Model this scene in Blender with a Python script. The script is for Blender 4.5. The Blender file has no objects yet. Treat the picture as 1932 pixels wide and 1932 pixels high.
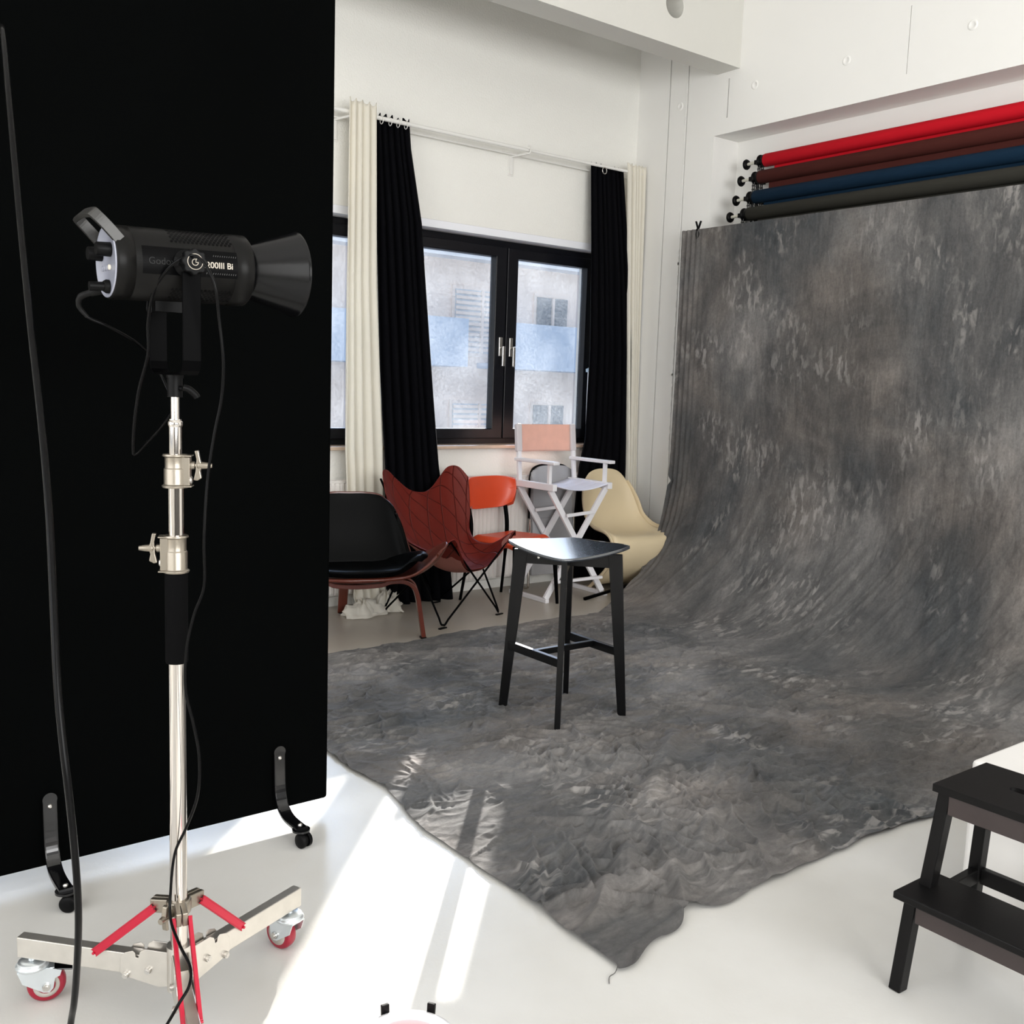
import bpy, bmesh, math, random
import numpy as np
from mathutils import Vector, Matrix
PI = math.pi
random.seed(7)
rs = np.random.RandomState(5)
sc = bpy.context.scene
col = sc.collection

# ------------------------------------------------------------------ camera
F, YAW, PIT, ROL, H = 1886.0, math.radians(37.6), math.radians(7.05), math.radians(1.93), 1.40
fwd = Vector((math.sin(YAW)*math.cos(PIT), math.cos(YAW)*math.cos(PIT), -math.sin(PIT)))
rgt0 = fwd.cross(Vector((0, 0, 1))).normalized(); up0 = rgt0.cross(fwd)
rgt = math.cos(ROL)*rgt0 + math.sin(ROL)*up0
upv = -math.sin(ROL)*rgt0 + math.cos(ROL)*up0
cam = bpy.data.cameras.new('camera'); camo = bpy.data.objects.new('camera', cam); col.objects.link(camo)
cam.sensor_width = 36.0; cam.sensor_fit = 'HORIZONTAL'; cam.lens = 36.0*F/1932.0
cam.clip_start = 0.05; cam.clip_end = 300
camo.matrix_world = Matrix(((rgt.x, upv.x, -fwd.x, 0), (rgt.y, upv.y, -fwd.y, 0), (rgt.z, upv.z, -fwd.z, H), (0, 0, 0, 1)))
sc.camera = camo
CAM = Vector((0, 0, H))

def ray(x, y):
    return rgt*((x-966)/F) + upv*(-(y-966)/F) + fwd
def on(x, y, axis, v):                       # photo point -> the place on the plane axis = v
    d = ray(x, y); return CAM + d*((v-CAM[axis])/d[axis])
def dep(x, y, D):
    return CAM + ray(x, y)*D

# ------------------------------------------------------------------ world, sun, fill lamps, exposure
w = bpy.data.worlds.new('sky'); sc.world = w; w.use_nodes = True
nt = w.node_tree; nt.nodes.clear()
wo = nt.nodes.new('ShaderNodeOutputWorld'); bg = nt.nodes.new('ShaderNodeBackground')
tc = nt.nodes.new('ShaderNodeTexCoord'); sx = nt.nodes.new('ShaderNodeSeparateXYZ'); cr = nt.nodes.new('ShaderNodeValToRGB')
nt.links.new(tc.outputs['Generated'], sx.inputs[0]); nt.links.new(sx.outputs['Z'], cr.inputs[0])
cr.color_ramp.elements[0].position = 0.0; cr.color_ramp.elements[0].color = (0.85, 0.92, 1.0, 1)
cr.color_ramp.elements[1].position = 0.6; cr.color_ramp.elements[1].color = (0.50, 0.68, 1.0, 1)
# the sky is much brighter high up on the sun's side than near the roofs
vd = nt.nodes.new('ShaderNodeVectorMath'); vd.operation = 'DOT_PRODUCT'; vd.inputs[1].default_value = (0.60, 0.66, 0.45)
nt.links.new(tc.outputs['Generated'], vd.inputs[0])
gr_ = nt.nodes.new('ShaderNodeMapRange'); gr_.interpolation_type = 'SMOOTHSTEP'; gr_.inputs['From Min'].default_value = 0.80; gr_.inputs['From Max'].default_value = 1.0; gr_.inputs['To Min'].default_value = 0; gr_.inputs['To Max'].default_value = 1
nt.links.new(vd.outputs['Value'], gr_.inputs['Value'])
ge = nt.nodes.new('ShaderNodeMapRange'); ge.interpolation_type = 'SMOOTHSTEP'; ge.inputs['From Min'].default_value = 0.17; ge.inputs['From Max'].default_value = 0.42; ge.inputs['To Min'].default_value = 0; ge.inputs['To Max'].default_value = 1
nt.links.new(sx.outputs['Z'], ge.inputs['Value'])
gm = nt.nodes.new('ShaderNodeMath'); gm.operation = 'MULTIPLY'; nt.links.new(gr_.outputs[0], gm.inputs[0]); nt.links.new(ge.outputs[0], gm.inputs[1])
ga = nt.nodes.new('ShaderNodeMath'); ga.operation = 'MULTIPLY_ADD'; ga.inputs[1].default_value = 13.0; ga.inputs[2].default_value = 0.86; nt.links.new(gm.outputs[0], ga.inputs[0])
nt.links.new(cr.outputs[0], bg.inputs[0]); nt.links.new(ga.outputs[0], bg.inputs[1])
nt.links.new(bg.outputs[0], wo.inputs[0])
SUN_K, SUN_EL = 0.938, math.radians(17.2)     # travels K metres -x for every metre -y
sh = Vector((-SUN_K, -1, 0)).normalized()
sdir = Vector((sh.x*math.cos(SUN_EL), sh.y*math.cos(SUN_EL), -math.sin(SUN_EL)))
sl = bpy.data.lights.new('sun', 'SUN'); sl.energy = 15.0; sl.angle = math.radians(0.53); sl.color = (1.0, 0.95, 0.88)
so = bpy.data.objects.new('sun', sl); col.objects.link(so); so.rotation_euler = (-sdir).to_track_quat('Z', 'Y').to_euler()

def area(name, loc, target, sx_, sy_, power, color=(1, 1, 1), portal=False):
    l = bpy.data.lights.new(name, 'AREA'); l.shape = 'RECTANGLE'; l.size = sx_; l.size_y = sy_; l.energy = power; l.color = color
    o = bpy.data.objects.new(name, l); col.objects.link(o); o.location = loc
    o.rotation_euler = (Vector(loc)-Vector(target)).to_track_quat('Z', 'Y').to_euler()
    if portal: l.cycles.is_portal = True
    return o
area('portal_right', (4.25, 6.02, 1.75), (4.25, 0, 1.75), 1.8, 1.5, 1, portal=True)
area('portal_left', (2.4, 6.02, 1.75), (2.4, 0, 1.75), 1.8, 1.5, 1, portal=True)
# area lamps added as fill for unseen windows behind and left of the camera
area('fill_rear', (1.2, -3.92, 2.2), (2.4, 5, 2.9), 5.0, 2.4, 345, (1.0, 0.99, 0.965))
area('fill_side', (-2.92, 1.0, 2.3), (4, 2.5, 2.4), 5.0, 2.4, 116, (1.0, 0.99, 0.965))
sc.view_settings.view_transform = 'Standard'
try: sc.view_settings.look = 'None'
except Exception: pass
sc.view_settings.exposure = 0.0; sc.view_settings.gamma = 1.0
sc.view_settings.use_curve_mapping = False
sc.cycles.use_denoising = True
sc.cycles.max_bounces = 9; sc.cycles.diffuse_bounces = 5; sc.cycles.glossy_bounces = 4
sc.cycles.transparent_max_bounces = 12; sc.cycles.sample_clamp_indirect = 6.0
sc.cycles.caustics_reflective = False; sc.cycles.caustics_refractive = False

# ------------------------------------------------------------------ mesh helpers
class MB:
    def __init__(s): s.v = []; s.f = []; s.sm = []; s.uv = None
    def add(s, vs, fs, smooth=False):
        b = len(s.v); s.v += [tuple(p) for p in vs]; s.f += [tuple(i+b for i in f) for f in fs]; s.sm += [smooth]*len(fs); return s
    def box(s, x0, y0, z0, x1, y1, z1):
        return s.hexa([(x0, y0, z0), (x1, y0, z0), (x1, y1, z0), (x0, y1, z0), (x0, y0, z1), (x1, y0, z1), (x1, y1, z1), (x0, y1, z1)])
    def hexa(s, p):
        return s.add(p, [(0, 3, 2, 1), (4, 5, 6, 7), (0, 1, 5, 4), (1, 2, 6, 5), (2, 3, 7, 6), (3, 0, 4, 7)])
    def bar(s, a, b, w, h, up=(0, 0, 1), w2=None, h2=None):
        a = Vector(a); b = Vector(b); d = (b-a).normalized(); u = Vector(up)
        sd = d.cross(u)
        if sd.length < 1e-5: sd = d.cross(Vector((1, 0, 0)))
        sd.normalize(); u = sd.cross(d); w2 = w if w2 is None else w2; h2 = h if h2 is None else h2
        q = []
        for c, ww, hh in ((a, w, h), (b, w2, h2)):
            q += [c-sd*ww/2-u*hh/2, c+sd*ww/2-u*hh/2, c+sd*ww/2+u*hh/2, c-sd*ww/2+u*hh/2]
        return s.add(q, [(0, 3, 2, 1), (4, 5, 6, 7), (0, 1, 5, 4), (1, 2, 6, 5), (2, 3, 7, 6), (3, 0, 4, 7)])
    def cyl(s, a, b, r, r2=None, n=20, caps=True):
        a = Vector(a); b = Vector(b); r2 = r if r2 is None else r2
        d = (b-a).normalized(); x = d.orthogonal().normalized(); y = d.cross(x)
        q = [c+(x*math.cos(t)+y*math.sin(t))*rr for c, rr in ((a, r), (b, r2)) for t in [2*PI*i/n for i in range(n)]]
        s.add(q, [(i, (i+1) % n, n+(i+1) % n, n+i) for i in range(n)], True)
        if caps: s.add(q[:n], [tuple(range(n-1, -1, -1))]); s.add(q[n:], [tuple(range(n))])
        return s
    def lathe(s, a, d, prof, n=32, close=True):       # prof = [(along, radius)]
        a = Vector(a); d = Vector(d).normalized(); x = d.orthogonal().normalized(); y = d.cross(x); m = len(prof)
        q = [a+d*t+(x*math.cos(2*PI*i/n)+y*math.sin(2*PI*i/n))*r for t, r in prof for i in range(n)]
        s.add(q, [(k*n+i, k*n+(i+1) % n, (k+1)*n+(i+1) % n, (k+1)*n+i) for k in range(m-1) for i in range(n)], True)
        if close:
            if prof[0][1] > 1e-6: s.add(q[:n], [tuple(range(n-1, -1, -1))])
            if prof[-1][1] > 1e-6: s.add(q[-n:], [tuple(range(n))])
        return s
    def tube(s, pts, r, n=10, smooth=6, flat=None):
        pts = cr_path([Vector(p) for p in pts], smooth) if smooth else [Vector(p) for p in pts]
        m = len(pts); t = [(pts[min(i+1, m-1)]-pts[max(i-1, 0)]).normalized() for i in range(m)]
        x = t[0].orthogonal().normalized() if flat is None else (Vector(flat)-t[0]*Vector(flat).dot(t[0])).normalized()
        q = []
        for i in range(m):
            x = (x-t[i]*x.dot(t[i])).normalized(); y = t[i].cross(x)
            rr = r[min(i*len(r)//m, len(r)-1)] if isinstance(r, (list, tuple)) and flat is None else r
            ra, rb = (rr, rr) if flat is None else r
            q += [pts[i]+x*math.cos(a)*ra+y*math.sin(a)*rb for a in [2*PI*k/n for k in range(n)]]
        s.add(q, [(i*n+k, i*n+(k+1) % n, (i+1)*n+(k+1) % n, (i+1)*n+k) for i in range(m-1) for k in range(n)], True)
        s.add(q[:n], [tuple(range(n-1, -1, -1))]); s.add(q[-n:], [tuple(range(n))]); return s
    def strip(s, pts, w, th, side):                    # flat rectangular band along a path, its width along `side`
        pts = [Vector(p) for p in pts]; m = len(pts); q = []; side = Vector(side).normalized()
        for i in range(m):
            t = (pts[min(i+1, m-1)]-pts[max(i-1, 0)]).normalized(); n_ = t.cross(side).normalized()
            ww = w[i] if isinstance(w, (list, tuple)) else w
            q += [pts[i]-side*ww/2-n_*th/2, pts[i]+side*ww/2-n_*th/2, pts[i]+side*ww/2+n_*th/2, pts[i]-side*ww/2+n_*th/2]
        s.add(q, [(4*i+k, 4*i+(k+1) % 4, 4*i+4+(k+1) % 4, 4*i+4+k) for i in range(m-1) for k in range(4)])
        s.add(q[:4], [(3, 2, 1, 0)]); s.add(q[-4:], [(0, 1, 2, 3)]); return s
    def prism(s, poly, o, ex, ey, ez, h):               # polygon in (ex,ey) extruded by h along ez
        o, ex, ey, ez = (Vector(k) for k in (o, ex, ey, ez)); n = len(poly)
        q = [o+ex*a+ey*b for a, b in poly]+[o+ex*a+ey*b+ez*h for a, b in poly]
        return s.add(q, [tuple(range(n-1, -1, -1)), tuple(range(n, 2*n))]+[(i, (i+1) % n, n+(i+1) % n, n+i) for i in range(n)])
    def grid(s, P, smooth=True, uv=True, flip=False):   # P [nu][nv] of points
        P = np.asarray(P); nu, nv = P.shape[:2]; b = len(s.v)
        s.v += [tuple(p) for p in P.reshape(-1, 3).tolist()]
        fs = []
        for i in range(nu-1):
            for j in range(nv-1):
                f = (b+i*nv+j, b+i*nv+j+1, b+(i+1)*nv+j+1, b+(i+1)*nv+j)
                fs.append(f[::-1] if flip else f)
        s.f += fs; s.sm += [smooth]*len(fs)
        if uv:
            s.uv = s.uv or {}
            for i in range(nu):
                for j in range(nv): s.uv[b+i*nv+j] = (i/(nu-1), j/(nv-1))
        return s
    def xf(s, M):
        s.v = [tuple(M @ Vector(p)) for p in s.v]; return s

def cr_path(p, k):
    if len(p) < 3: return p
    o = []
    for i in range(len(p)-1):
        a, b, c, d = p[max(i-1, 0)], p[i], p[i+1], p[min(i+2, len(p)-1)]
        for j in range(k):
            t = j/k; o.append(0.5*((2*b)+(c-a)*t+(2*a-5*b+4*c-d)*t*t+(3*b-a-3*c+d)*t**3))
    return o+[p[-1]]
def cr_np(A, n):                                        # catmull-rom resample of rows of A to n rows
    A = np.asarray(A, float); m = len(A); t = np.linspace(0, m-1-1e-9, n); i = t.astype(int); f = (t-i).reshape([-1]+[1]*(A.ndim-1))
    g = lambda k: A[np.clip(i+k, 0, m-1)]
    a, b, c, d = g(-1), g(0), g(1), g(2)
    return 0.5*(2*b+(c-a)*f+(2*a-5*b+4*c-d)*f*f+(3*b-a-3*c+d)*f**3)
def net(rows, nu, nv, mirror=True):
    A = np.asarray(rows, float)
    if mirror:
        L = A[:, :0:-1].copy(); L[..., 0] *= -1; A = np.concatenate([L, A], 1)
    B = cr_np(A, nu); return np.swapaxes(cr_np(np.swapaxes(B, 0, 1), nv), 0, 1)

def obj(name, mb, mat, parent=None, bevel=0, seg=2, solid=0, offset=0, world=False, subd=0, label=None):
    if world and parent is not None:
        r = parent
        while r.parent is not None: r = r.parent
        M = (Matrix.Translation(r.location) @ r.rotation_euler.to_matrix().to_4x4()).inverted(); mb.xf(M)
    me = bpy.data.meshes.new(name); me.from_pydata(mb.v, [], mb.f); me.polygons.foreach_set('use_smooth', mb.sm)
    if mb.uv:
        l = me.uv_layers.new(name='uv'); vi = np.zeros(len(me.loops), int); me.loops.foreach_get('vertex_index', vi)
        l.data.foreach_set('uv', np.array([mb.uv.get(int(k), (0, 0)) for k in vi]).ravel())
    me.materials.append(mat); me.update()
    o = bpy.data.objects.new(name, me); col.objects.link(o)
    if parent is not None: o.parent = parent
    if solid: m = o.modifiers.new('s', 'SOLIDIFY'); m.thickness = solid; m.offset = offset
    if bevel: m = o.modifiers.new('b', 'BEVEL'); m.width = bevel; m.segments = seg; m.limit_method = 'ANGLE'; m.angle_limit = 0.7
    if subd: m = o.modifiers.new('u', 'SUBSURF'); m.levels = subd; m.render_levels = subd
    if label: o['label'] = label
    return o
def thing(name, label, cat, loc=(0, 0, 0), rotz=0, group=None):
    o = bpy.data.objects.new(name, None); o.empty_display_size = 0.1; col.objects.link(o); o.location = loc; o.rotation_euler = (0, 0, rotz)
    o['label'] = label; o['category'] = cat
    if group: o['group'] = group
    return o
def tag(o, label, cat, group=None, kind=None):
    o['label'] = label; o['category'] = cat
    if group: o['group'] = group
    if kind: o['kind'] = kind
    return o
def struct(name, mb, mat, parent=None, **k):
    o = obj(name, mb, mat, parent, **k)
    if parent is None: o['kind'] = 'structure'
    return o
def text(name, s, size, mat, parent, M, extrude=0.0004, font_scale=(1, 1), offs=0.0):
    cu = bpy.data.curves.new(name, 'FONT'); cu.body = s; cu.size = size; cu.extrude = extrude; cu.align_x = 'CENTER'; cu.align_y = 'CENTER'; cu.offset = offs
    t = bpy.data.objects.new(name, cu); col.objects.link(t); bpy.context.view_layer.update()
    me = bpy.data.meshes.new_from_object(t); bpy.data.objects.remove(t); bpy.data.curves.remove(cu)
    for v in me.vertices: v.co = Vector((v.co.x*font_scale[0], v.co.y*font_scale[1], v.co.z))
    me.transform(M); me.materials.clear(); me.materials.append(mat)
    o = bpy.data.objects.new(name, me); col.objects.link(o)
    if parent is not None: o.parent = parent
    return o
def holed(u, v, holes, to3, thick, mb=None):
    """slab with rectangular holes; u,v=(min,max); to3(u,v,w)->point, w in 0..thick"""
    mb = mb or MB(); us = sorted({u[0], u[1]} | {h[k] for h in holes for k in (0, 1)}); vs = sorted({v[0], v[1]} | {h[k] for h in holes for k in (2, 3)})
    us = [a for a in us if u[0] <= a <= u[1]]; vs = [a for a in vs if v[0] <= a <= v[1]]
    full = [[not any(h[0] <= (us[i]+us[i+1])/2 <= h[1] and h[2] <= (vs[j]+vs[j+1])/2 <= h[3] for h in holes) for j in range(len(vs)-1)] for i in range(len(us)-1)]
    F_ = lambda i, j: 0 <= i < len(us)-1 and 0 <= j < len(vs)-1 and full[i][j]
    idx = {}
    def V(i, j, k):
        if (i, j, k) not in idx: idx[(i, j, k)] = len(mb.v); mb.v.append(tuple(to3(us[i], vs[j], thick*k)))
        return idx[(i, j, k)]
    for i in range(len(us)-1):
        for j in range(len(vs)-1):
            if not full[i][j]: continue
            q = [(V(i, j, 0), V(i+1, j, 0), V(i+1, j+1, 0), V(i, j+1, 0)), (V(i, j, 1), V(i, j+1, 1), V(i+1, j+1, 1), V(i+1, j, 1))]
            if not F_(i-1, j): q.append((V(i, j, 0), V(i, j+1, 0), V(i, j+1, 1), V(i, j, 1)))
            if not F_(i+1, j): q.append((V(i+1, j, 0), V(i+1, j, 1), V(i+1, j+1, 1), V(i+1, j+1, 0)))
            if not F_(i, j-1): q.append((V(i, j, 0), V(i, j, 1), V(i+1, j, 1), V(i+1, j, 0)))
            if not F_(i, j+1): q.append((V(i, j+1, 0), V(i+1, j+1, 0), V(i+1, j+1, 1), V(i, j+1, 1)))
            mb.f += q; mb.sm += [False]*len(q)
    return mb

# ------------------------------------------------------------------ numpy noise
def vnoise(x, y, seed=0):
    xi = np.floor(x).astype(np.int64); yi = np.floor(y).astype(np.int64); xf = x-xi; yf = y-yi
    def h(a, b):
        n = (a*374761393+b*668265263+seed*1442695041) & 0xffffffff
        n = ((n ^ (n >> 13))*1274126177) & 0xffffffff
        return ((n ^ (n >> 16)) & 0xffff)/65535.0
    u = xf*xf*xf*(xf*(xf*6-15)+10); v = yf*yf*yf*(yf*(yf*6-15)+10)
    return (h(xi, yi)*(1-u)+h(xi+1, yi)*u)*(1-v)+(h(xi, yi+1)*(1-u)+h(xi+1, yi+1)*u)*v
def ridge(x, y, seed, p=3):
    return np.clip(1-np.abs(2*vnoise(x, y, seed)-1), 0, 1)**p

# ------------------------------------------------------------------ materials
def mat(name, base, rough=0.5, metal=0.0, spec=0.5, bump=None, var=None, sheen=0, coat=0, trans=0):
    """bump=(scale,strength,distance) ; var=(scale,amount)"""
    m = bpy.data.materials.new(name); m.use_nodes = True; t = m.node_tree; b = t.nodes['Principled BSDF']
    b.inputs['Base Color'].default_value = (*base, 1); b.inputs['Roughness'].default_value = rough; b.inputs['Metallic'].default_value = metal
    b.inputs['Specular IOR Level'].default_value = spec
    if sheen: b.inputs['Sheen Weight'].default_value = sheen; b.inputs['Sheen Roughness'].default_value = 0.5
    if coat: b.inputs['Coat Weight'].default_value = coat; b.inputs['Coat Roughness'].default_value = 0.08
    tcn = t.nodes.new('ShaderNodeTexCoord')
    if bump:
        n = t.nodes.new('ShaderNodeTexNoise'); n.inputs['Scale'].default_value = bump[0]; n.inputs['Detail'].default_value = 4
        bp = t.nodes.new('ShaderNodeBump'); bp.inputs['Strength'].default_value = bump[1]; bp.inputs['Distance'].default_value = bump[2]
        t.links.new(tcn.outputs['Object'], n.inputs['Vector']); t.links.new(n.outputs['Fac'], bp.inputs['Height']); t.links.new(bp.outputs[0], b.inputs['Normal'])
    n2 = t.nodes.new('ShaderNodeTexNoise'); sc_, am = var or (3.0, 0.04); n2.inputs['Scale'].default_value = sc_; n2.inputs['Detail'].default_value = 3
    mx = t.nodes.new('ShaderNodeMix'); mx.data_type = 'RGBA'; mx.inputs['A'].default_value = (*[c*(1-am) for c in base], 1); mx.inputs['B'].default_value = (*[min(1, c*(1+am)) for c in base], 1)
    t.links.new(tcn.outputs['Object'], n2.inputs['Vector']); t.links.new(n2.outputs['Fac'], mx.inputs['Factor']); t.links.new(mx.outputs['Result'], b.inputs['Base Color'])
    if trans:
        tr = t.nodes.new('ShaderNodeBsdfTranslucent'); ms = t.nodes.new('ShaderNodeMixShader'); ms.inputs[0].default_value = trans
        t.links.new(mx.outputs['Result'], tr.inputs['Color']); t.links.new(b.outputs[0], ms.inputs[1]); t.links.new(tr.outputs[0], ms.inputs[2])
        t.links.new(ms.outputs[0], t.nodes['Material Output'].inputs['Surface'])
    return m
M_wall = mat('white_plaster', (0.87, 0.86, 0.83), 0.75, bump=(60, 0.35, 0.004), var=(1.2, 0.02), spec=0.3)
M_wallw = mat('window_wall_plaster', (0.86, 0.85, 0.81), 0.8, bump=(90, 0.6, 0.005), var=(1.5, 0.03), spec=0.3)
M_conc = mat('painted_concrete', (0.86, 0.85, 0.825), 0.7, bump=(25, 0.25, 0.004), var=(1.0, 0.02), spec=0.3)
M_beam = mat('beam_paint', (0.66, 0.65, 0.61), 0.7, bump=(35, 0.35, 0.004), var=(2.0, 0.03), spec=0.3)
M_ceil = mat('ceiling_paint', (0.88, 0.87, 0.85), 0.8)
M_frame = mat('black_window_frame', (0.004, 0.0045, 0.007), 0.35, spec=0.30)
M_steel = mat('brushed_steel', (0.62, 0.60, 0.57), 0.28, 1.0, bump=(150, 0.1, 0.001))
M_chrome = mat('polished_steel_pole', (0.60, 0.56, 0.52), 0.07, 1.0)
M_leg = mat('satin_steel_leg', (0.66, 0.63, 0.58), 0.33, 0.85, var=(30, 0.10))
M_cast = mat('cast_nickel', (0.32, 0.285, 0.235), 0.34, 0.9, bump=(220, 0.15, 0.001))
M_zinc = mat('zinc_plated_steel', (0.72, 0.77, 0.80), 0.3, 0.8, var=(25, 0.08))
M_redm = mat('red_anodised_brace', (0.50, 0.008, 0.035), 0.30, 0.35, coat=0.2)
M_redpu = mat('dark_red_wheel', (0.28, 0.008, 0.025), 0.35)
M_grey = mat('grey_plastic_core', (0.42, 0.39, 0.35), 0.5)
M_blk = mat('black_plastic', (0.0018, 0.0018, 0.002), 0.42, spec=0.12)
M_blkg = mat('glossy_black_enamel', (0.003, 0.003, 0.0035), 0.16, coat=0.3)
M_lamp = mat('satin_black_lamp_shell', (0.0045, 0.0043, 0.004), 0.36, 0.0, spec=0.13)
M_lampd = mat('deep_black_label', (0.0012, 0.0012, 0.0014), 0.4, spec=0.06)
M_refl = mat('black_reflector', (0.003, 0.003, 0.0035), 0.20, 0.0, spec=0.28)
M_silver = mat('silver_reflector_inside', (0.8, 0.8, 0.8), 0.2, 1.0)
M_panel = mat('pale_control_panel', (0.30, 0.31, 0.37), 0.3, 0.0, spec=0.5)
M_rubber = mat('black_rubber', (0.003, 0.003, 0.003), 0.55, spec=0.2)
M_foam = mat('black_foam_grip', (0.0028, 0.0028, 0.003), 0.9, spec=0.05, bump=(400, 0.4, 0.001))
M_cable = mat('black_cable_jacket', (0.001, 0.001, 0.0012), 0.30, spec=0.13)
M_board = mat('matt_black_board', (0.0014, 0.0016, 0.0016), 0.9, spec=0.01, bump=(30, 0.3, 0.002), var=(2, 0.15))
M_txtg = mat('dark_grey_lettering', (0.022, 0.022, 0.022), 0.5, spec=0.1)
M_txtw = mat('warm_white_lettering', (0.50, 0.45, 0.38), 0.5)
M_cream = mat('cream_curtain_cloth', (0.93, 0.90, 0.82), 0.85, sheen=0.2, bump=(500, 0.2, 0.001), trans=0.40)
M_bcurt = mat('black_curtain_cloth', (0.0014, 0.0014, 0.0024), 0.8, spec=0.06, bump=(400, 0.2, 0.001))
M_rod = mat('white_rod_paint', (0.80, 0.79, 0.76), 0.4)
M_rad = mat('white_radiator_enamel', (0.78, 0.75, 0.72), 0.35)
M_sill = mat('beige_marble', (0.58, 0.44, 0.34), 0.25, var=(8, 0.25))
M_wood = mat('red_stained_wood', (0.10, 0.020, 0.011), 0.30, coat=0.25, var=(9, 0.25))
M_bleath = mat('black_leather', (0.0016, 0.0018, 0.0019), 0.40, spec=0.06, bump=(180, 0.25, 0.001))
M_ovinyl = mat('orange_red_vinyl', (0.66, 0.070, 0.020), 0.34, bump=(350, 0.25, 0.001), var=(4, 0.08))
M_suede = mat('tan_suede_underside', (0.30, 0.11, 0.085), 0.9)
M_blkm = mat('black_powder_coated_steel', (0.0008, 0.0008, 0.001), 0.4, spec=0.03)
M_white = mat('white_painted_wood', (0.82, 0.81, 0.84), 0.4, spec=0.4)
M_canvas = mat('white_canvas', (0.80, 0.81, 0.93), 0.8, bump=(400, 0.3, 0.001))
M_canvasp = mat('faded_pink_canvas', (0.76, 0.50, 0.42), 0.8, bump=(400, 0.3, 0.001), var=(14, 0.12), trans=0.25)
M_panton = mat('ivory_plastic', (0.70, 0.58, 0.385), 0.38, var=(2, 0.05))
M_greyf = mat('grey_vinyl_padding', (0.36, 0.36, 0.375), 0.5, bump=(300, 0.2, 0.001), var=(9, 0.1))
M_stool = mat('black_lacquered_wood', (0.003, 0.003, 0.0034), 0.28, spec=0.24, bump=(120, 0.12, 0.001))
M_seat = mat('scuffed_black_seat_lacquer', (0.03, 0.036, 0.045), 0.16, spec=1.0, bump=(260, 0.12, 0.0006), coat=1.0)
M_step = mat('black_brown_stain', (0.0038, 0.0035, 0.0036), 0.42, spec=0.18, bump=(80, 0.15, 0.001))
M_stepa = mat('apron_reflected_brown', (0.036, 0.025, 0.024), 0.45, bump=(150, 0.3, 0.001), var=(14, 0.2))  # lighter brown stands in for light reflected on the aprons
M_box = mat('white_lacquered_cube', (0.80, 0.78, 0.755), 0.5)
M_red = mat('scarlet_paper', (0.52, 0.004, 0.014), 0.8, spec=0.2, bump=(300, 0.1, 0.001))
M_brown = mat('maroon_paper', (0.062, 0.014, 0.011), 0.85, spec=0.15)
M_blue = mat('navy_paper', (0.0035, 0.018, 0.040), 0.85, spec=0.15)
M_greyp = mat('olive_grey_paper', (0.030, 0.029, 0.024), 0.85, spec=0.15)
M_chain = mat('black_ball_chain', (0.01, 0.01, 0.01), 0.4)
M_ivory = mat('ivory_roller_rod', (0.62, 0.60, 0.52), 0.45)
M_facade = mat('cream_render_facade', (0.86, 0.76, 0.70), 0.9)
M_parapet = mat('blue_grey_parapet', (0.52, 0.64, 0.80), 0.8)
M_shutter = mat('pale_blue_shutter', (0.55, 0.62, 0.70), 0.7)
M_fwin = mat('far_window_glass', (0.16, 0.21, 0.26), 0.2)
M_roof = mat('pale_roof_sheet', (0.88, 0.92, 0.96), 0.8)
M_yel = mat('yellow_label', (0.75, 0.60, 0.16), 0.6)
M_ltblue = mat('pale_blue_lid', (0.50, 0.62, 0.72), 0.5)
M_pink = mat('pale_pink_plate', (0.80, 0.55, 0.58), 0.4)
M_redd = mat('red_disc', (0.65, 0.01, 0.05), 0.4)

def floor_mat():
    m = mat('white_epoxy_floor', (0.74, 0.725, 0.69), 0.33, spec=0.45); t = m.node_tree; b = t.nodes['Principled BSDF']
    tcn = [n for n in t.nodes if n.type == 'TEX_COORD'][0]
    n = t.nodes.new('ShaderNodeTexNoise'); n.inputs['Scale'].default_value = 1.7; n.inputs['Detail'].default_value = 5
    r = t.nodes.new('ShaderNodeValToRGB'); r.color_ramp.elements[0].position = 0.3; r.color_ramp.elements[0].color = (0.60, 0.585, 0.55, 1)
    r.color_ramp.elements[1].position = 0.7; r.color_ramp.elements[1].color = (0.70, 0.69, 0.665, 1)
    t.links.new(tcn.outputs['Object'], n.inputs['Vector']); t.links.new(n.outputs['Fac'], r.inputs[0])
    # weaker light along the window wall, painted in as a greyer floor colour
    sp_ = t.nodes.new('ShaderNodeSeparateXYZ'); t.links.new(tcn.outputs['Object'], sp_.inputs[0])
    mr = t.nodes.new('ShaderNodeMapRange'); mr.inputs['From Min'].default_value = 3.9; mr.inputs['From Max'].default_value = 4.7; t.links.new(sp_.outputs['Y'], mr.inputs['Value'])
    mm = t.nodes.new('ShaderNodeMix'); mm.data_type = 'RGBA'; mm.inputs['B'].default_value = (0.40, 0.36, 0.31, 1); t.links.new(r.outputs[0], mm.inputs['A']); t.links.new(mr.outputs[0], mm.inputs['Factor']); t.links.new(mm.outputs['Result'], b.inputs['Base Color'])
    n3 = t.nodes.new('ShaderNodeTexNoise'); n3.inputs['Scale'].default_value = 22; n3.inputs['Detail'].default_value = 6; n3.inputs['Roughness'].default_value = 0.65
    bp = t.nodes.new('ShaderNodeBump'); bp.inputs['Strength'].default_value = 0.25; bp.inputs['Distance'].default_value = 0.003
    t.links.new(tcn.outputs['Object'], n3.inputs['Vector']); t.links.new(n3.outputs['Fac'], bp.inputs['Height']); t.links.new(bp.outputs[0], b.inputs['Normal'])
    return m
M_floor = floor_mat()

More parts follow.
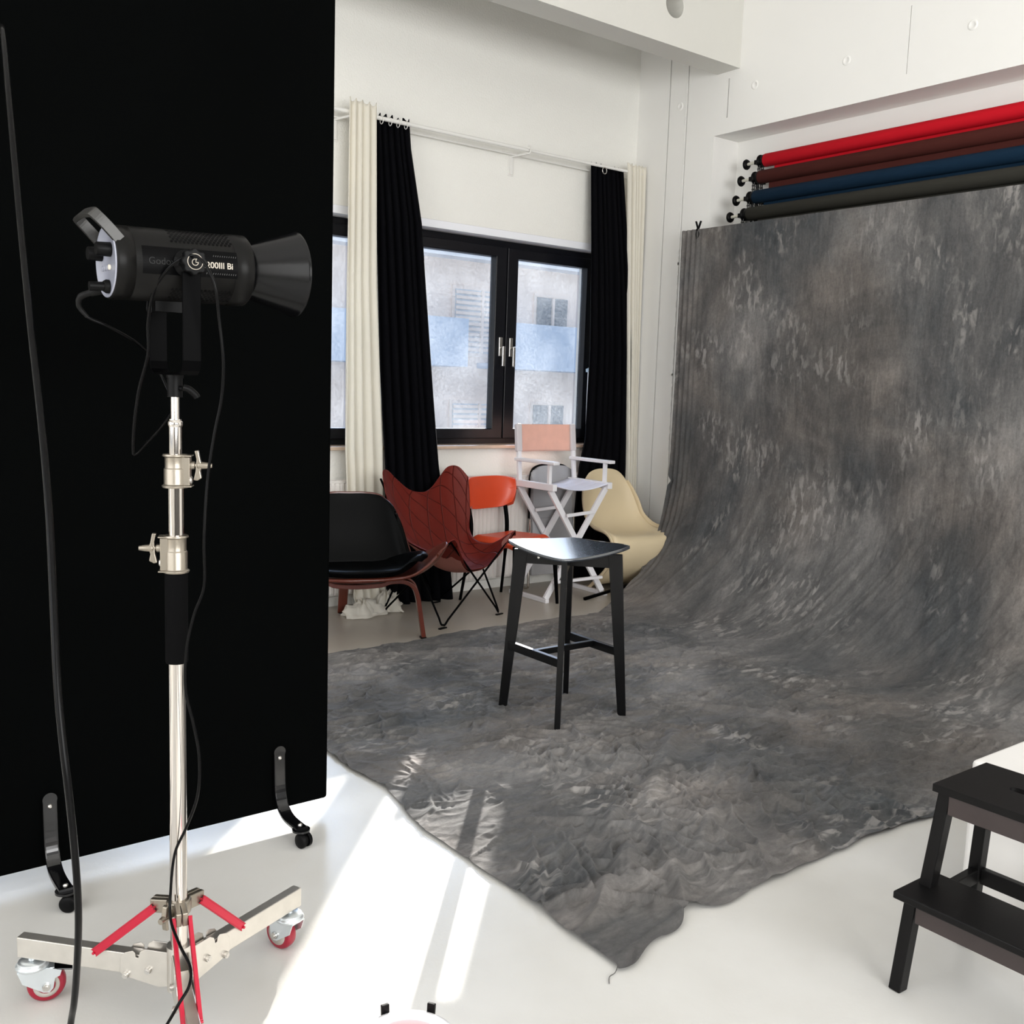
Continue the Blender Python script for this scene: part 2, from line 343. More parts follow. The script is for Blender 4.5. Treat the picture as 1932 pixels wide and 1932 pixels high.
def cloth_mat():
    m = bpy.data.materials.new('hand_dyed_grey_muslin'); m.use_nodes = True; t = m.node_tree; b = t.nodes['Principled BSDF']; L = t.links
    b.inputs['Roughness'].default_value = 0.9; b.inputs['Specular IOR Level'].default_value = 0.15; b.inputs['Sheen Weight'].default_value = 0.08
    uv = t.nodes.new('ShaderNodeUVMap'); uv.uv_map = 'uv'
    def N(scale, sxy, detail=5, rough=0.6, dist=0.0, loc=(0, 0, 0), rot=0):
        mp = t.nodes.new('ShaderNodeMapping'); mp.inputs['Scale'].default_value = (sxy[0], sxy[1], 1); mp.inputs['Location'].default_value = loc; mp.inputs['Rotation'].default_value = (0, 0, rot)
        n = t.nodes.new('ShaderNodeTexNoise'); n.inputs['Scale'].default_value = scale; n.inputs['Detail'].default_value = detail; n.inputs['Roughness'].default_value = rough; n.inputs['Distortion'].default_value = dist
        L.new(uv.outputs[0], mp.inputs[0]); L.new(mp.outputs[0], n.inputs['Vector']); return n
    def ramp(n, stops):
        r = t.nodes.new('ShaderNodeValToRGB'); e = r.color_ramp.elements
        for k, (p, c) in enumerate(stops):
            if k < 2: e[k].position = p; e[k].color = (*c, 1)
            else: q = e.new(p); q.color = (*c, 1)
        L.new(n.outputs['Fac'], r.inputs[0]); return r
    def mix(a, b_, fac, mode='MIX'):
        x = t.nodes.new('ShaderNodeMix'); x.data_type = 'RGBA'; x.blend_type = mode
        if isinstance(fac, float): x.inputs['Factor'].default_value = fac
        else: L.new(fac, x.inputs['Factor'])
        L.new(a, x.inputs['A']); L.new(b_, x.inputs['B']); return x.outputs['Result']
    # uv are in metres: u along the drop, v across
    base = ramp(N(0.95, (1, 1.4), 7, 0.62, 0.8), [(0.32, (0.050, 0.053, 0.055)), (0.68, (0.190, 0.178, 0.168)), (0.5, (0.096, 0.092, 0.089))])
    brown = ramp(N(0.9, (1, 1.2), 4, 0.55, 0.5, (7, 3, 0)), [(0.42, (0.97, 1.0, 1.04)), (0.62, (1.03, 0.99, 0.97))])
    c = mix(base.outputs[0], brown.outputs[0], 1.0, 'MULTIPLY')
    streak = ramp(N(2.3, (0.8, 2.1), 7, 0.68, 0.6, (1, 9, 0)), [(0.36, (0.78, 0.78, 0.79)), (0.70, (1.60, 1.57, 1.53))])
    c = mix(c, streak.outputs[0], 0.75, 'MULTIPLY')
    fine = ramp(N(24, (0.6, 2.2), 5, 0.7, 0.3), [(0.3, (0.84, 0.84, 0.84)), (0.7, (1.18, 1.18, 1.18))])
    c = mix(c, fine.outputs[0], 0.8, 'MULTIPLY')
    grain = ramp(N(60, (1, 1.3), 5, 0.75), [(0.3, (0.78, 0.78, 0.78)), (0.7, (1.28, 1.28, 1.28))])
    c = mix(c, grain.outputs[0], 0.8, 'MULTIPLY')
    # pale resist-dyed blotches: clusters gate small brush-like marks
    gate = ramp(N(1.9, (1, 1), 4, 0.6, 0.4, (4.3, 1.7, 0)), [(0.50, (0.06, 0.06, 0.06)), (0.64, (1, 1, 1))])
    marks = ramp(N(13, (0.8, 2.2), 3, 0.55, 0.5, (2, 2, 0), 0.6), [(0.50, (0, 0, 0)), (0.62, (1, 1, 1))])
    g = mix(gate.outputs[0], marks.outputs[0], 1.0, 'MULTIPLY')
    pale = t.nodes.new('ShaderNodeRGB'); pale.outputs[0].default_value = (0.36, 0.34, 0.325, 1)
    sc2 = t.nodes.new('ShaderNodeMath'); sc2.operation = 'MULTIPLY'; sc2.inputs[1].default_value = 0.60; L.new(g, sc2.inputs[0])
    c = mix(c, pale.outputs[0], sc2.outputs[0])
    L.new(c, b.inputs['Base Color'])
    # relief: fine pulled creases on the floor part, faint upright ones where it hangs
    su = t.nodes.new('ShaderNodeSeparateXYZ'); L.new(uv.outputs[0], su.inputs[0])
    fl = t.nodes.new('ShaderNodeMapRange'); fl.interpolation_type = 'SMOOTHSTEP'; fl.inputs['From Min'].default_value = 1.9; fl.inputs['From Max'].default_value = 3.3; L.new(su.outputs['X'], fl.inputs['Value'])
    def RG(ang, scale, sxy, detail=5, rough=0.55, dist=0.25, loc=(0, 0, 0)):
        vr = t.nodes.new('ShaderNodeVectorRotate'); vr.rotation_type = 'Z_AXIS'; vr.inputs['Angle'].default_value = math.radians(ang); L.new(uv.outputs[0], vr.inputs['Vector'])
        mp = t.nodes.new('ShaderNodeMapping'); mp.inputs['Scale'].default_value = (sxy[0], sxy[1], 1); mp.inputs['Location'].default_value = loc; L.new(vr.outputs[0], mp.inputs[0])
        n = t.nodes.new('ShaderNodeTexNoise'); n.noise_type = 'RIDGED_MULTIFRACTAL'; n.normalize = True; n.inputs['Scale'].default_value = scale; n.inputs['Detail'].default_value = detail
        n.inputs['Roughness'].default_value = rough; n.inputs['Distortion'].default_value = dist; L.new(mp.outputs[0], n.inputs['Vector']); return n.outputs['Fac']
    def mth(op, a, b_):
        x = t.nodes.new('ShaderNodeMath'); x.operation = op
        for k, q in enumerate((a, b_)):
            if isinstance(q, (int, float)): x.inputs[k].default_value = q
            else: L.new(q, x.inputs[k])
        return x.outputs[0]
    r1 = RG(-36, 4.0, (0.9, 4.5)); r2 = RG(-8, 4.5, (0.9, 4.0), loc=(3, 5, 0)); r3 = RG(60, 5.0, (1, 3.0), loc=(8, 1, 0)); r4 = RG(20, 11, (1, 2.0), 4, loc=(1, 7, 0))
    k1 = N(1.5, (1, 1), 2, 0.5, 0.3, (11, 3, 0)).outputs['Fac']; k2 = N(1.7, (1, 1), 2, 0.5, 0.3, (2, 13, 0)).outputs['Fac']
    st1 = t.nodes.new('ShaderNodeMapRange'); st1.interpolation_type = 'SMOOTHSTEP'; st1.inputs['From Min'].default_value = 0.42; st1.inputs['From Max'].default_value = 0.58; L.new(k1, st1.inputs['Value'])
    st2 = t.nodes.new('ShaderNodeMapRange'); st2.interpolation_type = 'SMOOTHSTEP'; st2.inputs['From Min'].default_value = 0.48; st2.inputs['From Max'].default_value = 0.60; L.new(k2, st2.inputs['Value'])
    ma = t.nodes.new('ShaderNodeMix'); L.new(st1.outputs[0], ma.inputs['Factor']); L.new(r1, ma.inputs['A']); L.new(r2, ma.inputs['B'])
    mb_ = t.nodes.new('ShaderNodeMix'); L.new(st2.outputs[0], mb_.inputs['Factor']); L.new(ma.outputs['Result'], mb_.inputs['A']); L.new(r3, mb_.inputs['B'])
    hf = mth('MULTIPLY', mth('ADD', mb_.outputs['Result'], mth('MULTIPLY', r4, 0.45)), fl.outputs[0])
    rv = RG(0, 7.0, (0.5, 4.5), 5, 0.6, 0.3); rw = RG(35, 9.0, (0.8, 2.5), 4, 0.6, 0.3, (4, 4, 0))
    hv_ = mth('MULTIPLY', mth('ADD', rv, mth('MULTIPLY', rw, 0.6)), mth('SUBTRACT', 1.0, fl.outputs[0]))
    bA = t.nodes.new('ShaderNodeBump'); bA.inputs['Strength'].default_value = 1.0; bA.inputs['Distance'].default_value = 0.022; L.new(hf, bA.inputs['Height'])
    bB = t.nodes.new('ShaderNodeBump'); bB.inputs['Strength'].default_value = 0.6; bB.inputs['Distance'].default_value = 0.006; L.new(hv_, bB.inputs['Height']); L.new(bA.outputs[0], bB.inputs['Normal'])
    bC = t.nodes.new('ShaderNodeBump'); bC.inputs['Strength'].default_value = 0.5; bC.inputs['Distance'].default_value = 0.003; L.new(N(90, (1, 1.6), 4, 0.7).outputs['Fac'], bC.inputs['Height']); L.new(bB.outputs[0], bC.inputs['Normal'])
    L.new(bC.outputs[0], b.inputs['Normal'])
    return m
M_cloth = cloth_mat()

def quilt_mat():
    m = mat('quilted_oxblood_leather', (0.125, 0.010, 0.005), 0.5, spec=0.25, coat=0.0, var=(3, 0.25)); t = m.node_tree; b = t.nodes['Principled BSDF']; L = t.links
    uv = t.nodes.new('ShaderNodeUVMap'); uv.uv_map = 'uv'; s = t.nodes.new('ShaderNodeSeparateXYZ'); L.new(uv.outputs[0], s.inputs[0])
    def line(a, b_, k, off=0.0):
        x = t.nodes.new('ShaderNodeMath'); x.operation = 'MULTIPLY'; x.inputs[1].default_value = a; L.new(s.outputs['X'], x.inputs[0])
        y = t.nodes.new('ShaderNodeMath'); y.operation = 'MULTIPLY_ADD'; y.inputs[1].default_value = b_; L.new(s.outputs['Y'], y.inputs[0]); L.new(x.outputs[0], y.inputs[2])
        p = t.nodes.new('ShaderNodeMath'); p.operation = 'PINGPONG'; p.inputs[1].default_value = 0.5; L.new(y.outputs[0], p.inputs[0])
        r = t.nodes.new('ShaderNodeMapRange'); r.inputs['From Min'].default_value = 0.0; r.inputs['From Max'].default_value = k; r.inputs['To Min'].default_value = 1; r.inputs['To Max'].default_value = 0; r.interpolation_type = 'SMOOTHSTEP'
        L.new(p.outputs[0], r.inputs['Value']); return r.outputs[0]
    l1 = line(2.0, 7.0, 0.05); l2 = line(7.0, -7.0, 0.04)
    mx = t.nodes.new('ShaderNodeMath'); mx.operation = 'MAXIMUM'; L.new(l1, mx.inputs[0]); L.new(l2, mx.inputs[1])
    bp = t.nodes.new('ShaderNodeBump'); bp.invert = True; bp.inputs['Strength'].default_value = 1.0; bp.inputs['Distance'].default_value = 0.006; L.new(mx.outputs[0], bp.inputs['Height']); L.new(bp.outputs[0], b.inputs['Normal'])
    cm = t.nodes.new('ShaderNodeMix'); cm.data_type = 'RGBA'; src = b.inputs['Base Color'].links[0].from_socket
    cm.inputs['B'].default_value = (0.06, 0.007, 0.005, 1); L.new(src, cm.inputs['A']); k = t.nodes.new('ShaderNodeMath'); k.operation = 'MULTIPLY'; k.inputs[1].default_value = 0.55
    L.new(mx.outputs[0], k.inputs[0]); L.new(k.outputs[0], cm.inputs['Factor']); L.new(cm.outputs['Result'], b.inputs['Base Color'])
    return m
M_quilt = quilt_mat()

def glass_mat():
    m = bpy.data.materials.new('dusty_window_glass'); m.use_nodes = True; t = m.node_tree; L = t.links; t.nodes.remove(t.nodes['Principled BSDF'])
    out = t.nodes['Material Output']; tr = t.nodes.new('ShaderNodeBsdfTransparent'); tl = t.nodes.new('ShaderNodeBsdfTranslucent'); tl.inputs[0].default_value = (0.93, 0.97, 1, 1)
    gl = t.nodes.new('ShaderNodeBsdfGlossy'); gl.inputs['Roughness'].default_value = 0.05
    tcn = t.nodes.new('ShaderNodeTexCoord'); n = t.nodes.new('ShaderNodeTexNoise'); n.inputs['Scale'].default_value = 55; n.inputs['Detail'].default_value = 6; n.inputs['Roughness'].default_value = 0.7
    n2 = t.nodes.new('ShaderNodeTexNoise'); n2.inputs['Scale'].default_value = 3; n2.inputs['Detail'].default_value = 3
    L.new(tcn.outputs['Object'], n.inputs['Vector']); L.new(tcn.outputs['Object'], n2.inputs['Vector'])
    a = t.nodes.new('ShaderNodeMath'); a.operation = 'MULTIPLY'; L.new(n.outputs['Fac'], a.inputs[0]); L.new(n2.outputs['Fac'], a.inputs[1])
    r = t.nodes.new('ShaderNodeMapRange'); r.inputs['From Min'].default_value = 0.12; r.inputs['From Max'].default_value = 0.42; r.inputs['To Min'].default_value = 0.006; r.inputs['To Max'].default_value = 0.075
    L.new(a.outputs[0], r.inputs['Value'])
    m1 = t.nodes.new('ShaderNodeMixShader'); L.new(r.outputs[0], m1.inputs[0]); L.new(tr.outputs[0], m1.inputs[1]); L.new(tl.outputs[0], m1.inputs[2])
    m2 = t.nodes.new('ShaderNodeMixShader'); m2.inputs[0].default_value = 0.04; L.new(m1.outputs[0], m2.inputs[1]); L.new(gl.outputs[0], m2.inputs[2]); L.new(m2.outputs[0], out.inputs['Surface'])
    return m
M_glass = glass_mat()

# ================================================================== SETTING
XL, XR, YB, YW, ZC = -3.0, 5.35, -4.0, 5.58, 4.60
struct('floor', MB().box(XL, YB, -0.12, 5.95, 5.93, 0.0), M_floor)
struct('ceiling', MB().box(XL-0.3, YB-0.3, ZC, 5.95, 5.93, ZC+0.2), M_ceil)
# window wall
W1 = (3.39, 5.14, 1.0, 2.46); W2 = (1.45, 3.22, 1.0, 2.46); W3 = (-0.50, 1.28, 1.0, 2.46)
struct('wall_front', holed((XL, XR), (0, ZC), [W1, W2, W3], lambda u, v, t_: (u, YW+t_, v), 0.35), M_wallw)
# right wall: front skin with grooves, slit and niche; body behind it
g = [(1.2, 4.83, 0.0, 3.153), (5.262, 5.272, 0.0, 3.9), (5.088, 5.097, 0.0, 3.9), (4.720, 4.730, 3.255, 3.507), (3.405, 3.409, 3.25, 3.62)]
wb = holed((YB, 5.93), (0, ZC), g, lambda u, v, t_: (XR+t_, u, v), 0.035)
holed((YB, 5.93), (0, ZC), [g[0]], lambda u, v, t_: (XR+0.035+t_, u, v), 0.215, wb)
wb.box(XR+0.25, YB, 0, XR+0.45, 5.93, ZC)
for yy, zz in ((5.161, 3.411), (4.501, 3.419), (3.812, 3.415), (3.032, 3.421)):
    wb.lathe((XR+0.001, yy, zz), (-1, 0, 0), [(0, 0.030), (0.004, 0.027), (0.006, 0.018), (0.003, 0.015), (0.003, 0.0001)], 24)
for k in range(34):       # chipped paint lip along the second groove
    zz = 1.0+k*0.078+random.uniform(-.02, .02); ww = random.uniform(.004, .011)
    wb.box(XR-0.004, 5.098, zz, XR+0.001, 5.098+ww, zz+random.uniform(.03, .075))
struct('wall_right', wb, M_conc)
struct('wall_left', holed((YB, 5.93), (0, ZC), [(-1.6, 3.6, 1.0, 3.6)], lambda u, v, t_: (XL-t_, u, v), 0.3), M_wall)
struct('wall_rear', holed((XL-0.3, 5.8), (0, ZC), [(-1.4, 3.8, 0.9, 3.5)], lambda u, v, t_: (u, YB-t_, v), 0.3), mat('grey_rear_wall', (0.16, 0.155, 0.15), 0.8))
# concrete beam with a cast round opening
bb = MB(); cx, cz, hr, q = 4.711, 3.795, 0.078, 0.14
for (x0, z0, x1, z1) in ((XL, 3.553, cx-q, ZC), (cx+q, 3.553, XR, ZC), (cx-q, 3.553, cx+q, cz-q), (cx-q, cz+q, cx+q, ZC)):
    bb.box(x0, 4.635, z0, x1, 4.83, z1)
n = 48; ring = []
for i in range(n):
    a = 2*PI*i/n; c_, s_ = math.cos(a), math.sin(a); k = q/max(abs(c_), abs(s_)); ring.append(((cx+c_*hr, cz+s_*hr), (cx+c_*k, cz+s_*k)))
for yy in (4.635, 4.83):
    vs = [(a[0], yy, a[1]) for a, b in ring]+[(b[0], yy, b[1]) for a, b in ring]
    bb.add(vs, [(i, (i+1) % n, n+(i+1) % n, n+i) if yy > 4.7 else (i, n+i, n+(i+1) % n, (i+1) % n) for i in range(n)])
vs = [(a[0], 4.635, a[1]) for a, b in ring]+[(a[0], 4.83, a[1]) for a, b in ring]
bb.add(vs, [(i, (i+1) % n, n+(i+1) % n, n+i) for i in range(n)], True)
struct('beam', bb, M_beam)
struct('baseboard_front', MB().box(XL, YW-0.012, 0, XR, YW, 0.06), M_wallw)

def window(nm, x0, x1):
    z0, z1, y0 = 1.0, 2.412, 5.70
    fr = obj(nm, holed((x0, x1), (z0, z1), [(x0+0.065, (x0+x1)/2-0.02, z0+0.065, z1-0.055), ((x0+x1)/2+0.02, x1-0.065, z0+0.065, z1-0.055)], lambda u, v, t_: (u, y0+0.01+t_, v), 0.08), M_frame, bevel=0.004)
    fr['kind'] = 'structure'
    hb = obj('reveal_filler', MB().box(x0, YW+0.004, z1, x1, y0+0.10, 2.46), mat('lit_reveal_white', (0.86, 0.87, 0.92), 0.7), fr)  # board added flush under the lintel, bluish white for the lit underside
    xm = (x0+x1)/2
    for sgn, a, b in ((-1, x0+0.05, xm-0.004), (1, xm+0.004, x1-0.05)):
        hx = 0.092
        s = obj('sash', holed((a, b), (z0+0.045, z1-0.045), [(a+0.085, b-hx, z0+0.115, z1-0.115)] if sgn < 0 else [(a+hx, b-0.085, z0+0.115, z1-0.115)], lambda u, v, t_: (u, y0-0.018+t_, v), 0.07), M_frame, fr, bevel=0.005)
        obj('pane', MB().box(a+0.075, y0+0.028, z0+0.105, b-0.075, y0+0.032, z1-0.105), M_glass, s)
        hxc = xm-0.045 if sgn < 0 else xm+0.045
        h = MB(); h.box(hxc-0.015, y0-0.030, 1.62, hxc+0.015, y0-0.018, 1.75); h.cyl((hxc, y0-0.028, 1.675), (hxc, y0-0.06, 1.675), 0.009)
        h.box(hxc-0.011, y0-0.070, 1.55, hxc+0.011, y0-0.056, 1.688)
        obj('handle', h, M_steel, s, bevel=0.003, label='brushed steel window handle')
    return fr
window('window_1', W1[0], W1[1]); window('window_2', W2[0], W2[1]); window('window_3', W3[0], W3[1])
for k, (a, b) in enumerate(((W1[0], W1[1]), (W2[0], W2[1]))):
    o = obj('windowsill', MB().box(a-0.03, YW-0.05, 0.985, b+0.03, 5.71, 1.008), M_sill, bevel=0.004); o['kind'] = 'structure'

# ================================================================== OUTSIDE
bl = thing('apartment_building', 'cream apartment building with blue grey balconies seen through the windows', 'building', (14, 22, 0))
fb = MB().box(2, 22.3, -6, 34, 30, 4.75)
obj('wall', fb, M_facade, bl, world=True)
obj('roof', MB().hexa([(1.5, 21.7, 4.7), (34.5, 21.7, 4.7), (34.5, 31, 4.7), (1.5, 31, 4.7), (1.5, 21.7, 4.95), (34.5, 21.7, 4.95), (34.5, 27, 7.2), (1.5, 27, 7.2)]), M_roof, bl, world=True)
for z in (2.05, -0.95, -3.95):
    xx = 3.0
    while xx < 33:
        obj('balcony', MB().box(xx, 21.0, z, xx+5.2, 21.12, z+1.05).box(xx, 21.0, z-0.15, xx+5.2, 22.3, z), M_parapet, bl, world=True); xx += 6.4
for z in (2.3, -0.7):
    for k in range(11):
        x = 4.0+k*2.75; ww = 1.1 if k % 2 else 1.7
        wn = obj('window', MB().box(x-0.08, 22.24, z-0.1, x+ww+0.08, 22.3, z+1.75), M_facade if k % 3 else M_parapet, bl, world=True)
        pn = MB().box(x, 22.2, z, x+ww, 22.25, z+1.65)
        obj('pane', pn, M_fwin if k % 2 else M_shutter, wn, world=True)
        mu = MB().box(x+ww/2-0.04, 22.15, z, x+ww/2+0.04, 22.2, z+1.65)
        if k % 2 == 0:
            for q in range(12): mu.box(x, 22.17, z+0.05+q*0.135, x+ww, 22.19, z+0.13+q*0.135)
        obj('bars', mu, M_facade, wn, world=True)
g_ = struct('ground', MB().box(-30, 6.2, -6.2, 50, 40, -6.0), mat('asphalt_street', (0.30, 0.30, 0.30), 0.9))

# ================================================================== MUSLIN BACKDROP
def backdrop():
    prof = np.array([(5.20, 2.512), (5.20, 2.2), (5.20, 1.8), (5.20, 1.4), (5.198, 1.1), (5.19, 0.86), (5.165, 0.64), (5.10, 0.44), (4.98, 0.26), (4.82, 0.13), (4.62, 0.05), (4.40, 0.014), (4.2, 0.006), (3.7, 0.004), (3.0, 0.004), (2.3, 0.004), (1.66, 0.004)])
    P = cr_np(prof, 3000); d = np.r_[0, np.cumsum(np.hypot(*np.diff(P, axis=0).T))]
    Ltot = d[-1]; NU, NV = 940, 600
    sd = np.r_[np.linspace(0, 2.9, 270, endpoint=False), np.linspace(2.9, Ltot, NU-270)]
    X = np.interp(sd, d, P[:, 0]); Z = np.interp(sd, d, P[:, 1])
    tx = np.gradient(X, sd); tz = np.gradient(Z, sd); nx, nz = tz, -tx       # outward (towards room / up)
    flat = np.clip((sd-2.75)/0.5, 0, 1); flat = flat*flat*(3-2*flat)
    yl = np.interp(sd, [0, 1.6, 2.2, 2.7, 3.1, Ltot], [4.935, 4.925, 4.90, 4.80, 4.60, 4.555])
    yr = np.full(NU, 1.70)
    t = np.linspace(0, 1, NV)
    S, T = np.meshgrid(sd, t, indexing='ij')
    Y = yr[:, None]*(1-T)+yl[:, None]*T
    Xg = np.repeat(X[:, None], NV, 1); Zg = np.repeat(Z[:, None], NV, 1); Fl = np.repeat(flat[:, None], NV, 1)
    # edge wander on the floor
    wob = lambda q_, s: (vnoise(q_*2.2, q_*0+s, s)-0.5)*0.06+(vnoise(q_*9, q_*0+s, s+3)-0.5)*0.018
    Y += Fl*(wob(S, 11)*(1-T)**3+wob(S, 12)*T**3)
    e = np.clip((S-(Ltot-0.8))/0.8, 0, 1)
    Xg += e**3*(np.interp(Y, [1.60, 1.72, 1.95, 2.3, 2.55, 2.9, 3.3, 4.6], [-0.10, -0.01, 0.0, -0.01, -0.02, 0.05, 0.06, 0.05])+wob(Y, 21)*0.8)
    # corner lobe and the notch beside it
    cl = np.exp(-((S-(Ltot-0.02))/0.10)**2)*(1-T)**6
    Y -= 0.085*cl
    nc = np.exp(-((Xg-1.98)/0.06)**2)*(1-T)**10*Fl; Y += 0.05*nc
    # ---------- heights: floor wrinkles
    wx = Xg+0.25*(vnoise(Xg*1.3, Y*1.3, 31)-0.5); wy = Y+0.25*(vnoise(Xg*1.3, Y*1.3, 32)-0.5)
    a = 0.35                                                       # main pull direction of creases
    ca, sa = math.cos(a), math.sin(a); u_ = ca*wx+sa*wy; v_ = -sa*wx+ca*wy
    h = 0.006*vnoise(u_*1.5, v_*3.5, 41)
    act = 0.35+0.65*vnoise(Xg*0.9, Y*0.9, 43)
    h += act*(0.013*ridge(u_*2.2, v_*7.0, 44, 6)+0.006*ridge(u_*5, v_*14, 45, 5))
    b2 = -0.9; cb, sb = math.cos(b2), math.sin(b2); u2 = cb*wx+sb*wy; v2 = -sb*wx+cb*wy
    h += (1.1-act)*(0.009*ridge(u2*2.5, v2*7, 47, 6)+0.004*ridge(u2*7, v2*16, 48, 5))
    hc = np.zeros_like(h)
    for x0, y0, x1, y1, ww, hh in ((2.99, 2.73, 2.35, 2.26, .035, .040), (2.95, 2.45, 2.68, 2.28, .03, .030), (3.22, 2.17, 2.81, 2.15, .018, .020), (3.13, 1.95, 2.62, 1.88, .02, .022),
                                   (2.54, 2.12, 2.26, 1.95, .025, .035), (2.32, 2.13, 2.17, 2.03, .025, .040), (2.12, 1.93, 1.99, 1.75, .03, .050), (2.25, 2.29, 2.10, 2.18, .03, .045),
                                   (2.10, 2.09, 1.93, 1.93, .03, .050), (1.90, 1.95, 1.71, 1.81, .03, .045), (2.32, 2.67, 2.15, 2.43, .03, .022), (2.47, 3.54, 2.30, 3.30, .015, .016), (2.68, 3.68, 2.38, 3.28, .014, .015), (2.62, 3.5, 2.2, 3.0, .014, .014), (2.3, 3.7, 2.1, 3.4, .014, .014)):
        dx, dy = x1-x0, y1-y0; L2 = dx*dx+dy*dy
        tt = np.clip(((Xg-x0)*dx+(Y-y0)*dy)/L2, 0, 1); dd = np.hypot(Xg-x0-tt*dx, Y-y0-tt*dy)+0.02*(vnoise(Xg*8, Y*8, 61)-0.5)
        hc = np.maximum(hc, 0.85*hh*np.exp(-(dd/ww)**2)*np.sin(PI*np.clip(tt*0.9+0.05, 0, 1))**0.5)
    # individual creases: curved, tapering, steeper on one side
    rc = np.random.RandomState(12)
    for k in range(800):
        cx0 = rc.uniform(1.7, 4.5); cy0 = rc.uniform(1.75, 4.5)
        near = max(0.0, 1-math.hypot(cx0-2.1, cy0-2.1)/1.3)
        md = rc.rand()
        if near > 0.35 and rc.rand() < 0.65: an = 0.90+rc.normal()*0.40
        elif md < 0.50: an = -0.66+rc.normal()*0.28
        elif md < 0.75: an = rc.normal()*0.22
        elif cx0 < 2.7 and cy0 > 3.0: an = 0.75+rc.normal()*0.3
        else: an = rc.uniform(0, PI)
        lit = 0.45 if (cx0 < 2.25 and 2.2 < cy0 < 3.2) else 1.0
        ln = rc.uniform(0.10, 0.50)*(1+0.5*near); ww = rc.uniform(0.007, 0.013)*(1+0.7*near); hh = lit*rc.uniform(0.009, 0.021)*(1+0.8*near)
        bend = rc.normal()*0.25; ca_, sa_ = math.cos(an), math.sin(an)
        box = (np.abs(Xg-cx0) < ln*0.6+0.05) & (np.abs(Y-cy0) < ln*0.6+0.05)
        dx = Xg[box]-cx0; dy = Y[box]-cy0; al = ca_*dx+sa_*dy; pe = -sa_*dx+ca_*dy-bend*al*al/ln-0.006*np.sin(al*45+k)
        tp = np.clip(1-(2*al/ln)**2, 0, 1)**0.7; sgn = 1 if rc.rand() < 0.5 else -1
        asy = np.where(pe*sgn > 0, 0.55, 1.35)
        hc[box] = np.maximum(hc[box], hh*tp*np.exp(-np.abs(pe/(ww*asy))**1.5))
    h += hc
    # long folds running from the front edge towards the wall
    fo = np.clip(1-np.abs(Y-1.95)/0.45, 0, 1); h += fo*(0.020*ridge(Xg*0.8, Y*5.5+0.5*Xg, 71, 5))
    edge = np.clip(np.minimum(np.minimum(Y-1.66, 4.58-Y), Xg-1.6)/0.10, 0, 1)
    h = h*(0.30+0.70*edge)+0.010*(1-edge)*vnoise(Xg*14, Y*14, 72)
    # ---------- hanging part: soft vertical pulls, a gathered left edge, drag lines into the sweep
    hv = 0.006*(vnoise(Y*7, S*0.7, 81)-0.5)+0.004*(vnoise(Y*22, S*1.5, 82)-0.5)+0.0015*ridge(Y*30+S*6, S*18, 83, 2)
    sw = np.exp(-((S-2.3)/0.7)**2)
    yy = Y-(S-1.6)*0.35*sw
    hv += sw*(0.012*(vnoise(yy*6, S*0.8, 84)-0.5)+0.009*ridge(yy*9, S*1.3, 85, 3)+0.004*ridge(yy*22, S*3, 86, 2))
    hv += np.clip((Y-4.70)/0.2, 0, 1)*(1-Fl)*0.010*(np.sin(Y*150)+1)
    hv += 0.02*np.exp(-((Y-2.1)/0.25)**2)*np.exp(-((S-2.75)/0.4)**2)*ridge(Y*8, S*6, 87, 2)
    hh_ = h*Fl+hv*(1-Fl)
    Xo = Xg+nx[:, None]*hh_; Zo = Zg+nz[:, None]*hh_
    # the nick where the cloth is caught on the stand's knob
    nk = np.exp(-((Zg-0.79)/0.022)**2)*np.clip((T-0.975)/0.025, 0, 1)*(1-Fl); Y = Y-0.03*nk
    Zo = np.maximum(Zo, 0.003+0.0*Zo)
    G = np.stack([Xo, Y, Zo], -1)
    me = bpy.data.meshes.new('backdrop')
    nvv = NU*NV; me.vertices.add(nvv); me.vertices.foreach_set('co', G.reshape(-1))
    i0 = (np.arange(NU-1)[:, None]*NV+np.arange(NV-1)[None, :]).ravel()
    q_ = np.stack([i0, i0+1, i0+NV+1, i0+NV], 1)[:, ::-1]
    me.loops.add(q_.size); me.loops.foreach_set('vertex_index', q_.ravel()); me.polygons.add(len(q_))
    me.polygons.foreach_set('loop_start', np.arange(0, q_.size, 4)); me.polygons.foreach_set('loop_total', np.full(len(q_), 4))
    me.polygons.foreach_set('use_smooth', np.ones(len(q_), bool))
    uvl = me.uv_layers.new(name='uv'); UV = np.stack([S, Y], -1).reshape(-1, 2); uvl.data.foreach_set('uv', UV[q_.ravel()].ravel())
    me.materials.append(M_cloth); me.update(calc_edges=True); me.validate()
    o = bpy.data.objects.new('backdrop', me); col.objects.link(o)
    return o
bd = backdrop()
tag(bd, 'mottled grey hand-dyed cloth backdrop sweeping down the wall and across the floor', 'backdrop')
bd['kind'] = 'thing'
th = []                                                    # loose threads at the corner
tb = MB().tube([(1.640, 1.640, 0.008), (1.612, 1.622, 0.004), (1.590, 1.618, 0.003), (1.570, 1.598, 0.003)], 0.0012, 5)
obj('loose_thread', tb, M_cloth, bd)
